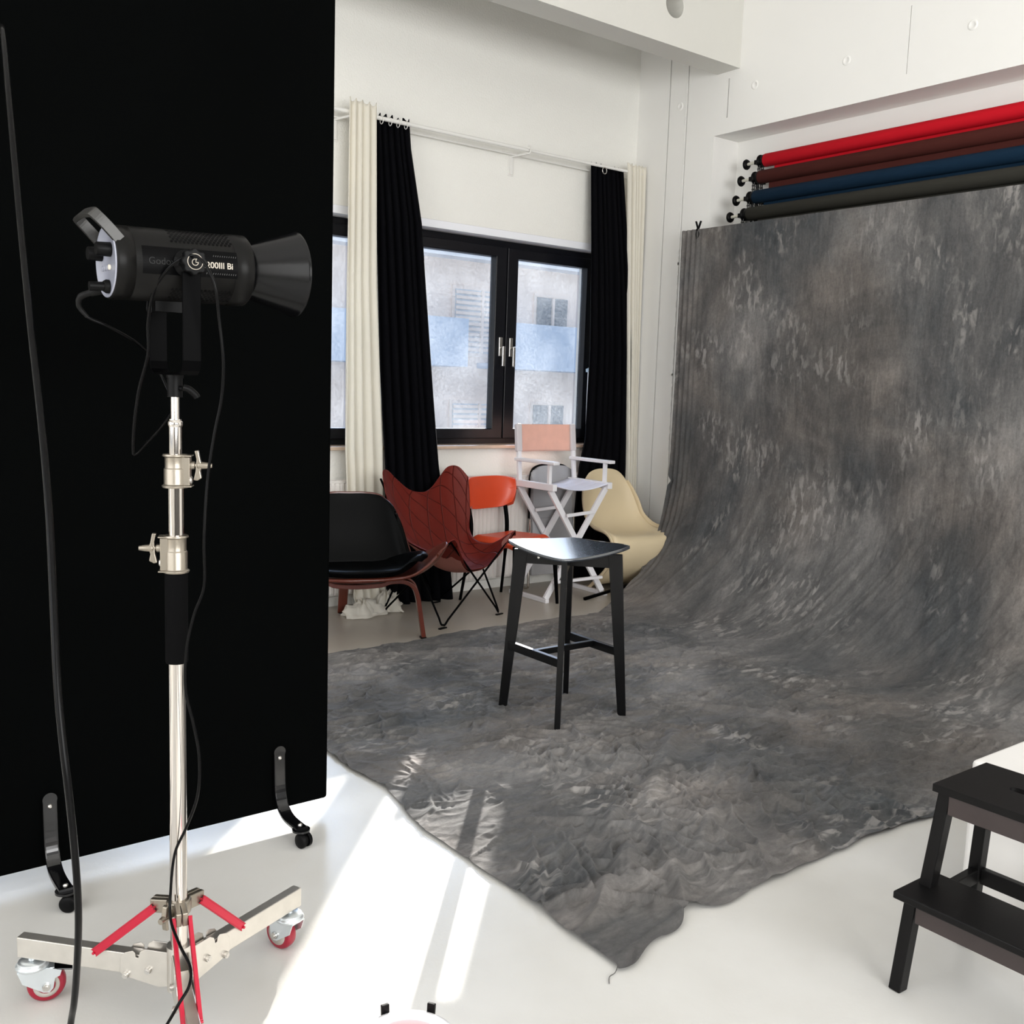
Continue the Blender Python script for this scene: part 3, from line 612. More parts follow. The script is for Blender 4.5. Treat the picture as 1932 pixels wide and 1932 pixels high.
# stand that carries the backdrop
st = thing('backdrop_stand', 'black tripod backdrop stand behind the left edge of the grey cloth', 'stand', (5.262, 4.86, 0))
obj('pole', MB().cyl((5.262, 4.86, 0.06), (5.262, 4.86, 2.50), 0.013), M_blkm, st, world=True)
obj('crossbar', MB().cyl((5.225, 4.90, 2.497), (5.225, 1.30, 2.497), 0.012), M_blkm, st, world=True)
for tx, ty in ((4.43, 4.925), (5.30, 5.34)):
    obj('leg', MB().bar((5.262, 4.86, 0.15), (tx, ty, 0.010), 0.018, 0.018), M_blkm, st, world=True)
obj('leg', MB().bar((5.262, 4.86, 0.15), (5.30, 4.25, 0.010), 0.018, 0.018), M_blkm, st, world=True)
obj('brace', MB().bar((5.262, 4.86, 0.10), (4.95, 4.95, 0.085), 0.012, 0.012), M_blkm, st, world=True)
obj('knob', MB().cyl((5.262, 4.87, 0.765), (5.25, 4.945, 0.765), 0.012), M_blk, st, world=True)
cl = thing('spring_clamp', 'small black spring clamp on the top left corner of the backdrop', 'clamp', (5.20, 4.79, 2.49))
for sgn in (-1, 1):
    obj('handle', MB().tube([(0, sgn*0.002, -0.045), (0, sgn*0.012, -0.01), (0, -sgn*0.004, 0.03), (0, -sgn*0.022, 0.075)], (0.009, 0.005), 8, 5, flat=(1, 0, 0)), M_blk, cl)
obj('pivot', MB().cyl((-0.014, 0, 0.018), (0.014, 0, 0.018), 0.007), M_blk, cl)

# ================================================================== PAPER ROLLS
def roll(name, label, m, x, z, chains):
    t_ = thing(name, label, 'paper roll', (x, 4.50, z), 0, 'background paper rolls in the wall niche')
    r = 0.043
    obj('paper', MB().lathe((0, 0, 0), (0, -1, 0), [(0, 0.030), (0.0, r-0.006), (0.006, r), (2.9, r), (2.906, r-0.006), (2.906, 0.03)], 40), m, t_)
    dz = 0.115
    obj('hanging_edge', MB().box(0.004, -2.86, -dz, 0.0055, -0.075, -0.01), m, t_)
    c = MB().lathe((0, 0, 0), (0, 1, 0), [(-0.004, 0.040), (0.012, 0.040), (0.016, 0.034), (0.03, 0.034), (0.034, 0.042), (0.042, 0.042), (0.046, 0.030), (0.062, 0.020)], 28)
    obj('end_cap', c, M_blk, t_)
    obj('axle', MB().cyl((0, 0.06, 0.0), (0, 0.150, -0.004), 0.010), M_ivory, t_)
    obj('end_disc', MB().lathe((0, 0.145, -0.004), (0, 1, 0), [(0, 0.012), (0.002, 0.030), (0.012, 0.035), (0.020, 0.033), (0.022, 0.010)], 26), M_blk, t_)
    obj('bracket', MB().box(-0.012, 0.066, -0.016, 5.60-x, 0.084, 0.012), M_blk, t_)
    for cy, ln in chains:
      for sx_ in (-0.018, 0.018):
        cb_ = MB(); k = 0; zz = -0.03
        while zz > -ln:
            cb_.tube([(sx_, cy-0.007, zz), (sx_, cy-0.007, zz-0.020)], 0.0040, 5, 0).tube([(sx_, cy+0.007, zz), (sx_, cy+0.007, zz-0.020)], 0.0040, 5, 0).box(sx_-0.005, cy-0.011, zz-0.026, sx_+0.005, cy+0.011, zz-0.018)
            zz -= 0.024
        obj('chain', cb_, M_chain, t_)
    return t_
roll('paper_roll', 'scarlet background paper roll, topmost of four in the wall niche', M_red, 5.50, 2.966, [(0.035, 1.2)])
roll('paper_roll', 'maroon background paper roll directly under the scarlet one', M_brown, 5.455, 2.850, [(0.035, 1.1)])
roll('paper_roll', 'navy blue background paper roll above the olive grey one', M_blue, 5.415, 2.716, [(0.035, 1.0)])
roll('paper_roll', 'olive grey background paper roll, lowest in the wall niche above the cloth', M_greyp, 5.365, 2.600, [(0.035, 0.9)])

# ================================================================== BLACK BOARD
bo = thing('rolling_board', 'tall matt black polystyrene board standing on castored feet at the left', 'board', (0.8, 2.83, 0))
obj('panel', MB().box(0.05, 2.83, 0.05, 1.457, 2.88, 2.75), M_board, bo, world=True, bevel=0.010, seg=3)
def caster_foot(x, rot):
    pts = [(x, 2.822, 0.245), (x, 2.820, 0.20), (x, 2.815, 0.125), (x, 2.80, 0.085), (x, 2.775, 0.063), (x, 2.735, 0.052), (x, 2.655, 0.052)]
    f = obj('foot_bracket', MB().strip(cr_path([Vector(p) for p in pts], 5), 0.038, 0.013, (1, 0, 0)), M_blkg, bo, world=True, bevel=0.004)
    obj('bracket_head', MB().cyl((x, 2.8155, 0.245), (x, 2.8285, 0.245), 0.019, n=28), M_blkg, f, world=True)
    obj('bolt', MB().lathe((x, 2.816, 0.226), (0, -1, 0), [(0, 0.007), (0.003, 0.007), (0.006, 0.003)], 10), M_steel, f, world=True, label='steel bolt')
    obj('bolt', MB().lathe((x+0.002, 2.675, 0.058), (0, 0, 1), [(0, 0.007), (0.003, 0.007), (0.006, 0.003)], 10), M_steel, f, world=True, label='steel bolt')
    obj('plate', MB().cyl((x, 2.662, 0.046), (x, 2.662, 0.052), 0.027, n=28), M_blkg, f, world=True)
    c, s_ = math.cos(rot), math.sin(rot); ax = Vector((c, s_, 0)); o_ = Vector((x, 2.655, 0.022))+Vector((-s_, c, 0))*(-0.008)
    wb_ = MB()
    for sg in (-1, 1):
        wb_.lathe(o_+ax*sg*0.006, ax*sg, [(0, 0.0225), (0.010, 0.0225), (0.013, 0.019), (0.014, 0.006)], 26)
    obj('caster_wheel', wb_, M_blk, f, world=True)
    obj('caster_housing', MB().cyl(o_-ax*0.005, o_+ax*0.005, 0.017).box(x-0.008, 2.645, 0.03, x+0.008, 2.667, 0.048), M_blk, f, world=True)
caster_foot(1.283, 0.25); caster_foot(0.612, 0.95)

# ================================================================== LIGHT STAND
PX, PY = 0.690, 2.020
ls = thing('light_stand', 'chrome roller light stand with red braces carrying the black studio lamp', 'light stand', (PX, PY, 0))
def lp(x, y, z): return (x-PX, y-PY, z)
obj('lower_tube', MB().cyl((0, 0, 0.085), (0, 0, 1.02), 0.0178, n=36), M_chrome, ls)
obj('foam_grip', MB().lathe((0, 0, 0.812), (0, 0, 1), [(0, 0.0180), (0, 0.0215), (0.003, 0.0228), (0.187, 0.0228), (0.190, 0.0215)], 36), M_foam, ls)
obj('middle_tube', MB().cyl((0, 0, 1.0), (0, 0, 1.205), 0.0155, n=36), M_chrome, ls)
obj('upper_tube', MB().cyl((0, 0, 1.20), (0, 0, 1.312), 0.0130, n=36).lathe((0, 0, 1.300), (0, 0, 1), [(0, 0.0138), (0.004, 0.0152), (0.011, 0.0152), (0.013, 0.0125), (0.016, 0.0125)], 30), M_chrome, ls)
obj('spigot', MB().cyl((0, 0, 1.31), (0, 0, 1.372), 0.0088, n=24), M_chrome, ls)
def collar(z0, z1, ang):
    a = Vector((math.cos(ang), math.sin(ang), 0)); b_ = Vector((-math.sin(ang), math.cos(ang), 0)); zm = (z0+z1)/2
    c = MB().lathe((0, 0, z0), (0, 0, 1), [(0, 0.025), (0.004, 0.027), (0.007, 0.0225), (0.040*(z1-z0)/0.07, 0.0225), (0.041*(z1-z0)/0.07, 0.0205), (z1-z0-0.006, 0.0205), (z1-z0-0.004, 0.0255), (z1-z0, 0.0240)], 36)
    o_ = Vector((0, 0, 0)); cc = [o_+a*0.004-b_*0.015, o_+a*0.030-b_*0.013, o_+a*0.030+b_*0.013, o_+a*0.004+b_*0.015]
    c.hexa([p+Vector((0, 0, z0+0.005)) for p in cc]+[p+Vector((0, 0, z1-0.005)) for p in cc])
    for zz in (z0+0.002, z1-0.004):
        cc2 = [a*0.0-b_*0.020, a*0.034-b_*0.016, a*0.034+b_*0.016, a*0.0+b_*0.020]; c.hexa([p+Vector((0, 0, zz)) for p in cc2]+[p+Vector((0, 0, zz+0.003)) for p in cc2])
    co = obj('collar', c, M_cast, ls, bevel=0.0015)
    zk = zm+0.012
    obj('rivet', MB().lathe(a*0.029+Vector((0, 0, zm-0.018)), a, [(0, 0.0085), (0.003, 0.0080), (0.005, 0.005), (0.005, 0.0001)], 18), M_steel, co)
    k = MB().lathe(a*0.028+Vector((0, 0, zk)), a, [(0, 0.0085), (0.010, 0.0085), (0.011, 0.005), (0.015, 0.005), (0.016, 0.0085), (0.034, 0.0065), (0.044, 0.0045)], 20)
    pts = [(0.030, -0.030), (0.037, -0.031), (0.046, -0.026), (0.0435, -0.012), (0.047, 0.0), (0.0435, 0.012), (0.040, 0.031), (0.032, 0.030), (0.036, 0.012), (0.034, -0.012)]
    k.prism([(p[0]+0.006, p[1]) for p in pts], Vector((0, 0, zk))-b_*0.006, a, Vector((0, 0, 1)), b_, 0.012)
    obj('wing_knob', k, M_cast, co, bevel=0.002)
collar(1.177, 1.245, -0.50); collar(1.002, 1.079, PI-0.42)
# lower sliding bracket with three arms and red braces
az = [math.atan2(0.746, -0.666), 0.40, math.atan2(-0.97, -0.22)]
sp = MB().lathe((0, 0, 0.262), (0, 0, 1), [(0, 0.024), (0.002, 0.026), (0.028, 0.026), (0.030, 0.022)], 32)
for a_ in az:
    d = Vector((math.cos(a_), math.sin(a_), 0)); n_ = Vector((-d.y, d.x, 0))
    for sg in (-1, 1):
        if abs(a_-az[2]) > 0.01 and sg > 0: pass
        sp.bar(d*0.012+n_*sg*0.006+Vector((0, 0, 0.277)), d*0.060+n_*sg*0.0065+Vector((0, 0, 0.273)), 0.012, 0.030, (0, 0, 1))
slid = obj('sliding_bracket', sp, M_cast, ls, bevel=0.002)
ak = az[2]-0.75; a = Vector((math.cos(ak), math.sin(ak), 0)); b_ = Vector((-a.y, a.x, 0))
k = MB().lathe(a*0.024+Vector((0, 0, 0.270)), a, [(0, 0.0085), (0.012, 0.0085), (0.014, 0.005), (0.018, 0.0085), (0.038, 0.006)], 18)
k.prism([(0.040, -0.028), (0.048, -0.026), (0.052, 0.0), (0.048, 0.026), (0.040, 0.028), (0.043, 0.0)], a*0.0+Vector((0, 0, 0.270))-b_*0.006, a, Vector((0, 0, 1)), b_, 0.012)
obj('wing_knob', k, M_cast, slid, bevel=0.002)
hub = MB().lathe((0, 0, 0.088), (0, 0, 1), [(0, 0.026), (0.10, 0.026)], 28)
legs_end = []
for i, a_ in enumerate(az):
    d = Vector((math.cos(a_), math.sin(a_), 0)); n_ = Vector((-d.y, d.x, 0))
    for sg in (-1, 1):
        pl = [(0.0, 0.0), (0.02, -0.004), (0.105, 0.010), (0.112, 0.018), (0.110, 0.050), (0.100, 0.064), (0.082, 0.070), (0.076, 0.066), (0.074, 0.056), (0.068, 0.056), (0.064, 0.070), (0.052, 0.078), (0.0, 0.078)]
        hub.prism([(p[0]+0.018, p[1]) for p in pl], n_*sg*0.0175+Vector((0, 0, 0.098))-n_*0.00125, d, Vector((0, 0, 1)), n_, 0.0025)
    L_ = (0.385, 0.375, 0.36)[i]
    lg = obj('leg', MB().bar(d*0.055+Vector((0, 0, 0.134)), d*L_+Vector((0, 0, 0.132)), 0.026, 0.047), M_leg, ls, bevel=0.0018)
    for rr, zz in ((0.062, 0.130), (0.115, 0.112)):
        obj('bolt', MB().cyl(d*rr+n_*-0.027+Vector((0, 0, zz)), d*rr+n_*0.027+Vector((0, 0, zz)), 0.0038, n=12).cyl(d*rr-n_*0.0255+Vector((0, 0, zz)), d*rr-n_*0.019+Vector((0, 0, zz)), 0.0075, n=6).cyl(d*rr+n_*0.019+Vector((0, 0, zz)), d*rr+n_*0.0255+Vector((0, 0, zz)), 0.0075, n=6), M_steel, lg)
    # red braces
    br = MB()
    for sg in ((-1, 1) if i == 2 else (-1,)):
        s0 = n_*sg*0.0165; off = -1 if i == 0 else 1
        if i < 2: s0 = n_*(0.0165 if n_.dot(Vector((0.33, 0.94, 0))) < 0 else -0.0165)
        p0 = d*0.050+s0+Vector((0, 0, 0.272)); p1 = d*((0.192, 0.172)[i] if i < 2 else 0.215)+s0+Vector((0, 0, 0.150 if i < 2 else 0.138))
        br.bar(p0, p1, 0.004, 0.017, (0, 0, 1)); dd = (p1-p0).normalized(); pu = n_.cross(dd).normalized()*0.0085
        for q_ in (pu, -pu): br.bar(p0+q_, p1+q_, 0.008, 0.0022, (0, 0, 1))
        for q_ in (p0, p1): br.cyl(q_-n_*0.005, q_+n_*0.005, 0.0032, n=10)
    obj('brace', br, M_redm, ls, bevel=0.001, label='red anodised brace')
    # caster
    e_ = d*(L_-0.028)+Vector((0, 0, 0.108)); wa = (1.15, -1.45, -2.6)[i]; wd = Vector((math.cos(wa-PI/2), math.sin(wa-PI/2), 0)); tr_ = wd
    if i == 0: wd = Vector((0.97, -0.24, 0)).normalized()       # trailing direction of the wheel
    if i == 1: wd = Vector((0.10, 0.99, 0)).normalized(); wd = Vector((-0.35, 0.94, 0)).normalized()
    if i == 2: wd = Vector((-0.4, -0.9, 0)).normalized()
    ax = Vector((-wd.y, wd.x, 0)); wc = Vector((e_.x, e_.y, 0))+wd*0.028+Vector((0, 0, 0.0405))
    cs = obj('caster', MB().lathe((e_.x, e_.y, 0.088), (0, 0, 1), [(-0.006, 0.020), (-0.004, 0.034), (0.002, 0.035), (0.006, 0.030), (0.010, 0.030), (0.013, 0.022), (0.013, 0.008), (0.022, 0.008)], 32), M_zinc, ls, bevel=0.001)
    fk = MB()
    for sg in (-1, 1):
        poly = [(-0.030, 0.084), (0.036, 0.084), (0.060, 0.074), (0.056, 0.062), (0.046, 0.058), (0.042, 0.035), (0.034, 0.026), (0.022, 0.028), (-0.020, 0.056)]
        fk.prism(poly, Vector((e_.x, e_.y, 0))+ax*sg*0.0205-ax*0.001, wd, Vector((0, 0, 1)), ax, 0.002)
    fk.prism([(-0.030, 0.082), (0.045, 0.082), (0.045, 0.0845), (-0.030, 0.0845)], Vector((e_.x, e_.y, 0))-ax*0.0205, wd, Vector((0, 0, 1)), ax, 0.041)
    fo_ = obj('fork', fk, M_zinc, cs)
    obj('brake_lever', MB().bar(Vector((e_.x, e_.y, 0.080))+wd*0.030, Vector((e_.x, e_.y, 0.070))+wd*0.082, 0.036, 0.003), M_blkg if i == 0 else M_zinc, cs, bevel=0.001)
    obj('axle_bolt', MB().cyl(wc-ax*0.030, wc+ax*0.030, 0.005, n=10).cyl(wc-ax*0.027, wc-ax*0.022, 0.009, n=6).cyl(wc+ax*0.022, wc+ax*0.027, 0.009, n=6), M_steel, cs)
    obj('wheel', MB().lathe(wc-ax*0.0155, ax, [(0, 0.027), (0, 0.034), (0.004, 0.0388), (0.010, 0.0405), (0.021, 0.0405), (0.027, 0.0388), (0.031, 0.034), (0.031, 0.027)], 40), M_redpu, cs, label='dark red castor tyre')
    obj('wheel_core', MB().lathe(wc-ax*0.0165, ax, [(0, 0.006), (0, 0.012), (0.002, 0.013), (0.003, 0.018), (0.0005, 0.019), (0.0005, 0.0275), (0.0325, 0.0275), (0.0325, 0.006)], 32), M_grey, cs)
obj('hub', hub, M_leg, ls, bevel=0.0008)

# ================================================================== STUDIO LAMP
lamp = thing('studio_lamp', 'black cylindrical studio light with cone reflector on top of the roller stand', 'studio light', (PX, PY, 1.372))
PZ = 1.617-1.372; tilt = math.radians(1.7)
RL = Matrix.Translation((0, 0, PZ)) @ Matrix.Rotation(-tilt, 4, 'Y')
RB = 0.0700
def lobj(name, mb, m, par=None, **k): return obj(name, mb.xf(RL), m, par or lamp, **k)
body = lobj('body', MB().lathe((-0.128, 0, 0), (1, 0, 0), [(0, 0.058), (0.0, RB-0.002), (0.004, RB), (0.034, RB), (0.0345, RB-0.0012), (0.036, RB-0.0012), (0.0365, RB), (0.228, RB), (0.229, RB-0.001), (0.231, RB-0.001), (0.232, RB+0.0012), (0.266, RB+0.0012), (0.270, RB-0.003), (0.275, 0.052), (0.275, 0.03)], 72), M_lamp)
# honeycomb vent rows near the front, top and bottom
vent = MB()
for bank, rows in ((1.02, 9), (-1.02, 6)):
    for r_ in range(rows):
        for c_ in range(15):
            ang = bank+(r_-rows/2)*0.085*(1 if bank > 0 else -1); xx = -0.022+c_*0.0082+(0.0041 if r_ % 2 else 0)
            yy_, zz_ = -math.cos(ang), math.sin(ang); cpt = Vector((xx, yy_*(RB+0.00035), zz_*(RB+0.00035))); nr = Vector((0, yy_, zz_))
            vent.cyl(cpt-nr*0.0005, cpt, 0.0031, n=6)
lobj('vent_grille', vent, M_lampd)
# black label band on the near side
lbl = np.array([[(x, -math.cos(a__)*(RB+0.0005), math.sin(a__)*(RB+0.0005)) for a__ in np.linspace(-0.33, 0.42, 12)] for x in (-0.082, 0.104)])
lobj('label_panel', MB().grid(lbl, uv=False, flip=True), M_lampd)
hs = MB()
for k_ in range(14):
    x0 = 0.040+k_*0.0045
    hs.bar((x0, -RB*math.cos(-0.25)-0.0012, -0.017), (x0+0.016, -RB*math.cos(0.3)-0.0012, 0.020), 0.0004, 0.0012, (1, 0, 0))
lobj('hatching', hs, mat('charcoal_print', (0.02, 0.02, 0.02), 0.5))
TM = lambda x, z: Matrix.Translation((x, -RB-0.0012, z)) @ Matrix.Rotation(PI/2, 4, 'X')
text('maker_lettering', 'Godox', 0.0185, M_txtg, lamp, RL @ TM(-0.046, 0.001), font_scale=(0.98, 1))
text('model_lettering', 'SL200III Bi', 0.0165, M_txtw, lamp, RL @ TM(0.0585, 0.0), offs=0.0002)
# rear panel
lobj('control_panel', MB().lathe((-0.1285, 0, 0), (-1, 0, 0), [(-0.002, 0.067), (0.001, 0.0665), (0.002, 0.064), (0.0, 0.062), (0.0, 0.0001)], 56), M_panel, label='pale grey control panel')
lobj('display', MB().box(-0.1300, -0.018, 0.018, -0.1288, 0.018, 0.034), mat('display_glass', (0.75, 0.80, 0.85), 0.1))
for yy_, zz_ in ((-0.030, 0.020), (0.028, 0.016)):
    lobj('dial', MB().lathe((-0.129, yy_, zz_), (-1, 0, 0), [(0, 0.0135), (0.024, 0.0128), (0.026, 0.0115)], 28), M_blk)
for k_ in range(4):
    lobj('button', MB().lathe((-0.129, -0.026+k_*0.0155, -0.012), (-1, 0, 0), [(0, 0.0052), (0.003, 0.0050), (0.0035, 0.0040)], 18), M_panel if k_ else mat('cream_button', (0.75, 0.70, 0.60), 0.4))
lobj('power_socket', MB().lathe((-0.1295, -0.012, -0.047), (-1, 0, 0), [(0, 0.013), (0.005, 0.013), (0.010, 0.010)], 24).cyl((-0.130, -0.012, -0.047), (-0.165, -0.011, -0.0475), 0.0085), M_blk)
# top grab handle at the back
hp = [(-0.118, -0.056, 0.036), (-0.140, -0.056, 0.060), (-0.158, -0.053, 0.078), (-0.163, -0.045, 0.083), (-0.166, 0.0, 0.085), (-0.163, 0.045, 0.083), (-0.158, 0.053, 0.078), (-0.140, 0.056, 0.060), (-0.118, 0.056, 0.036)]
ghp = cr_path([Vector(p) for p in hp], 5); hd = MB(); q = []; sd_ = Vector((0.70, 0, 0.62)).normalized(); m_ = len(ghp)
for i in range(m_):
    t_ = (ghp[min(i+1, m_-1)]-ghp[max(i-1, 0)]).normalized(); s2 = (sd_-t_*sd_.dot(t_)).normalized(); n_ = t_.cross(s2)
    q += [ghp[i]-s2*0.010-n_*0.0045, ghp[i]+s2*0.010-n_*0.0045, ghp[i]+s2*0.010+n_*0.0045, ghp[i]-s2*0.010+n_*0.0045]
hd.add(q, [(4*i+k, 4*i+(k+1) % 4, 4*i+4+(k+1) % 4, 4*i+4+k) for i in range(m_-1) for k in range(4)]); hd.add(q[:4], [(3, 2, 1, 0)]); hd.add(q[-4:], [(0, 1, 2, 3)])
lobj('grab_handle', hd, mat('grey_black_handle', (0.030, 0.029, 0.027), 0.35), bevel=0.002)
# reflector
rf = [(0.147, 0.050), (0.151, 0.0545), (0.250, 0.0855), (0.252, 0.0885), (0.256, 0.0888), (0.257, 0.086), (0.254, 0.084), (0.156, 0.052), (0.149, 0.047)]
lobj('reflector', MB().lathe((0, 0, 0), (1, 0, 0), rf, 72, close=False), M_refl)
lobj('light_source', MB().cyl((0.154, 0, 0), (0.160, 0, 0), 0.030, n=32), mat('yellow_led_window', (0.6, 0.5, 0.1), 0.4))
# yoke
AY = 0.098
yp = [(0, -AY, PZ-0.018), (0, -AY, 0.060), (0, -AY+0.006, 0.042), (0, -AY+0.018, 0.035), (0, 0, 0.034), (0, AY-0.018, 0.035), (0, AY-0.006, 0.042), (0, AY, 0.060), (0, AY, PZ-0.018)]
obj('yoke', MB().strip([Vector(p) for p in yp], 0.036, 0.0045, (1, 0, 0)), M_blkm, lamp, bevel=0.0012)
for sg in (-1, 1):
    obj('yoke_disc', MB().lathe((0, sg*(RB+0.0015), PZ), (0, sg, 0), [(0, 0.026), (0.006, 0.026), (0.008, 0.020), (AY-RB+0.002, 0.020)], 32), M_blk, lamp)
kn = MB(); nk_ = 8*6; pr = [(math.cos(2*PI*i/nk_)*(0.0235+0.0022*math.cos(8*2*PI*i/nk_)), math.sin(2*PI*i/nk_)*(0.0235+0.0022*math.cos(8*2*PI*i/nk_))) for i in range(nk_)]
kn.prism(pr, (0, -AY-0.004, PZ), (1, 0, 0), (0, 0, 1), (0, -1, 0), 0.017)
kno = obj('tilt_knob', kn, M_blk, lamp, bevel=0.002)
obj('ring_mark', MB().lathe((0, -AY-0.0212, PZ), (0, -1, 0), [(0, 0.0138), (0.0006, 0.0138), (0.0006, 0.0150), (0, 0.0150)], 40, close=False), M_txtw, kno)
gp = [(math.cos(t_)*0.0058, math.sin(t_)*0.0058) for t_ in np.linspace(1.1, 2*PI+0.1, 22)]
obj('logo', MB().tube([(x, -AY-0.0215, PZ-0.001+z) for x, z in gp], 0.0009, 6, 2).tube([(0.0058, -AY-0.0215, PZ-0.001), (0.001, -AY-0.0215, PZ-0.001), (0.001, -AY-0.0215, PZ+0.002), (0.004, -AY-0.0215, PZ+0.008)], 0.0009, 6, 0), M_txtw, kno)
obj('receiver', MB().cyl((0, 0, -0.012), (0, 0, 0.034), 0.0150, n=24).lathe((0, 0, 0.026), (0, 0, 1), [(0, 0.017), (0.008, 0.017)], 24), M_blk, lamp)
obj('lock_lever', MB().cyl((0.006, -0.012, 0.006), (0.010, -0.024, 0.005), 0.005, n=14).tube([(0.008, -0.024, 0.008), (0.020, -0.026, 0.004), (0.032, -0.027, -0.006), (0.036, -0.027, -0.012)], (0.004, 0.007), 8, 5, flat=(0, 1, 0)), M_blk, lamp, label='black locking lever')
obj('grip_bracket', MB().box(-0.040, -0.010, PZ-RB-0.020, 0.016, 0.010, PZ-RB+0.002).tube([(-0.052, 0, PZ-RB+0.002), (-0.053, 0, PZ-RB-0.018), (-0.048, 0, PZ-RB-0.022), (-0.044, 0, PZ-RB-0.018), (-0.045, 0, PZ-RB+0.002)], 0.0017, 6, 3), M_blk, lamp)

# ---- lamp cable, one run: socket -> behind the pole -> loop -> over the knob -> down to the floor
zb = lambda a__, D: dep(a__[0], a__[1], D)
cab = [zb(p, D) for p, D in (((196, 547), 1.98), ((172, 552), 1.97), ((152, 560), 1.97), ((149, 578), 1.98), ((165, 598), 1.99), ((200, 614), 2.01), ((238, 634), 2.06), ((262, 650), 2.12), ((282, 670), 2.20), ((300, 700), 2.25), ((318, 740), 2.25), ((326, 768), 2.22), ((308, 800), 2.17), ((275, 838), 2.10), ((256, 857), 2.06), ((251, 850), 2.04), ((253, 800), 2.02), ((262, 735), 2.00), ((279, 668), 1.97), ((279, 610), 1.95), ((290, 550), 1.92), ((316, 508), 1.895), ((345, 487), 1.885), ((368, 483), 1.875), ((388, 500), 1.865), ((406, 540), 1.87), ((413, 600), 1.89), ((421, 680), 1.91), ((418, 750), 1.93), ((404, 820), 1.94), ((391, 910), 1.95), ((385, 1020), 1.96), ((385, 1105), 1.98), ((366, 1160), 1.99), ((352, 1225), 2.0), ((350, 1300), 2.01), ((366, 1370), 2.03), ((376, 1430), 2.05), ((373, 1500), 2.07), ((352, 1560), 2.08), ((330, 1610), 2.09), ((322, 1680), 2.10), ((322, 1735), 2.08), ((340, 1785), 2.02), ((359, 1825), 1.98), ((357, 1860), 1.95), ((338, 1893), 1.93), ((318, 1928), 1.93), ((290, 1975), 1.96), ((262, 2010), 2.0))]
cab[-1].z = 0.006; cab[-2].z = max(cab[-2].z, 0.02)
cb_o = obj('power_cable', MB().tube(cab, 0.0031, 8, 6), M_cable)
tag(cb_o, 'thin black cable looping from the studio lamp down its stand', 'cable')
obj('strain_relief', MB().tube(cab[0:5], [0.0085, 0.0085, 0.0065, 0.0065, 0.0058, 0.0052, 0.0045, 0.004], 12, 6), M_rubber, cb_o)
# ---- hanging cable at the far left, nearer to the camera
c2 = [zb(p, D) for p, D in (((-12, -60), 2.1), ((5, 60), 2.0), ((18, 200), 1.9), ((38, 420), 1.8), ((56, 600), 1.7), ((78, 800), 1.62), ((92, 960), 1.56), ((100, 1120), 1.52), ((108, 1290), 1.49), ((118, 1400), 1.48), ((130, 1500), 1.48), ((142, 1620), 1.50), ((148, 1720), 1.53), ((146, 1810), 1.57), ((140, 1890), 1.62), ((130, 1960), 1.68), ((100, 2060), 1.72))]
c2.insert(0, Vector((c2[0].x-0.01, c2[0].y, 3.4))); c2.insert(0, Vector((c2[0].x-0.01, c2[0].y, 4.58)))
c2[-1].z = 0.008
o = obj('hanging_cable', MB().tube(c2, 0.0056, 10, 6), M_cable); tag(o, 'thick black cable hanging down at the far left in front of the board', 'cable')

# ================================================================== BAR STOOL
bs = thing('bar_stool', 'black wooden bar stool with curved shiny seat standing on the grey cloth', 'stool', (2.775, 3.20, 0.004))
Ft = [(-0.195, -0.200), (-0.195, 0.200), (0.195, -0.200), (0.195, 0.200)]
for fx, fy in Ft:
    d = Vector((fx, fy, 0)).normalized(); n_ = Vector((-d.y, d.x, 0))
    # outer face leans in a little; wide at the top, narrow at the foot, wide side points at the centre
    f0 = d*0.279; t0 = d*0.232; wf, wt, th_ = 0.036, 0.060, 0.024
    q = []
    for c_, ww, zz in ((f0, wf, 0.0), (t0, wt, 0.711)):
        q += [c_-d*ww-n_*th_/2+Vector((0, 0, zz)), c_-n_*th_/2+Vector((0, 0, zz)), c_+n_*th_/2+Vector((0, 0, zz)), c_-d*ww+n_*th_/2+Vector((0, 0, zz))]
    obj('leg', MB().hexa(q), M_stool, bs, bevel=0.002)
for s_ in (1, -1):
    d = Vector((1, s_*200/195, 0)).normalized()
    obj('apron', MB().bar(-d*0.195+Vector((0, 0, 0.684)), d*0.195+Vector((0, 0, 0.684)), 0.022, 0.066), M_stool, bs, bevel=0.001)
def at_z(fx, fy, z):
    d = Vector((fx, fy, 0)).normalized(); return d*(0.279-0.047*z/0.722-0.018)+Vector((0, 0, z))
zr = 0.285
A, B_, C_, D_ = (at_z(*f, zr) for f in Ft)
obj('footrest_rail', MB().bar(A, B_, 0.022, 0.036), M_stool, bs, bevel=0.002)
obj('footrest_rail', MB().bar(C_, D_, 0.022, 0.036), M_stool, bs, bevel=0.002)
obj('cross_rail', MB().bar((A+B_)/2+Vector((0.01, 0, 0.004)), (C_+D_)/2+Vector((-0.01, 0, 0.004)), 0.022, 0.026), M_stool, bs, bevel=0.002)
N_ = 41; Pg = np.zeros((N_, N_, 3))
for i in range(N_):
    for j in range(N_):
        a, b = -1+2*i/(N_-1), -1+2*j/(N_-1)
        k = 1-0.055*(abs(a)**3*abs(b)**3)*2
        x = a*0.213*k*(1-0.03*b*b); y = b*0.213*k*(1-0.03*a*a)
        dg = (x-y)/0.30
        Pg[i, j] = (x, y, 0.7275+0.015*dg*dg+0.006*((x+y)/0.30))
seat = obj('seat', MB().grid(Pg, flip=False), M_seat, bs, solid=0.012, offset=1, bevel=0)
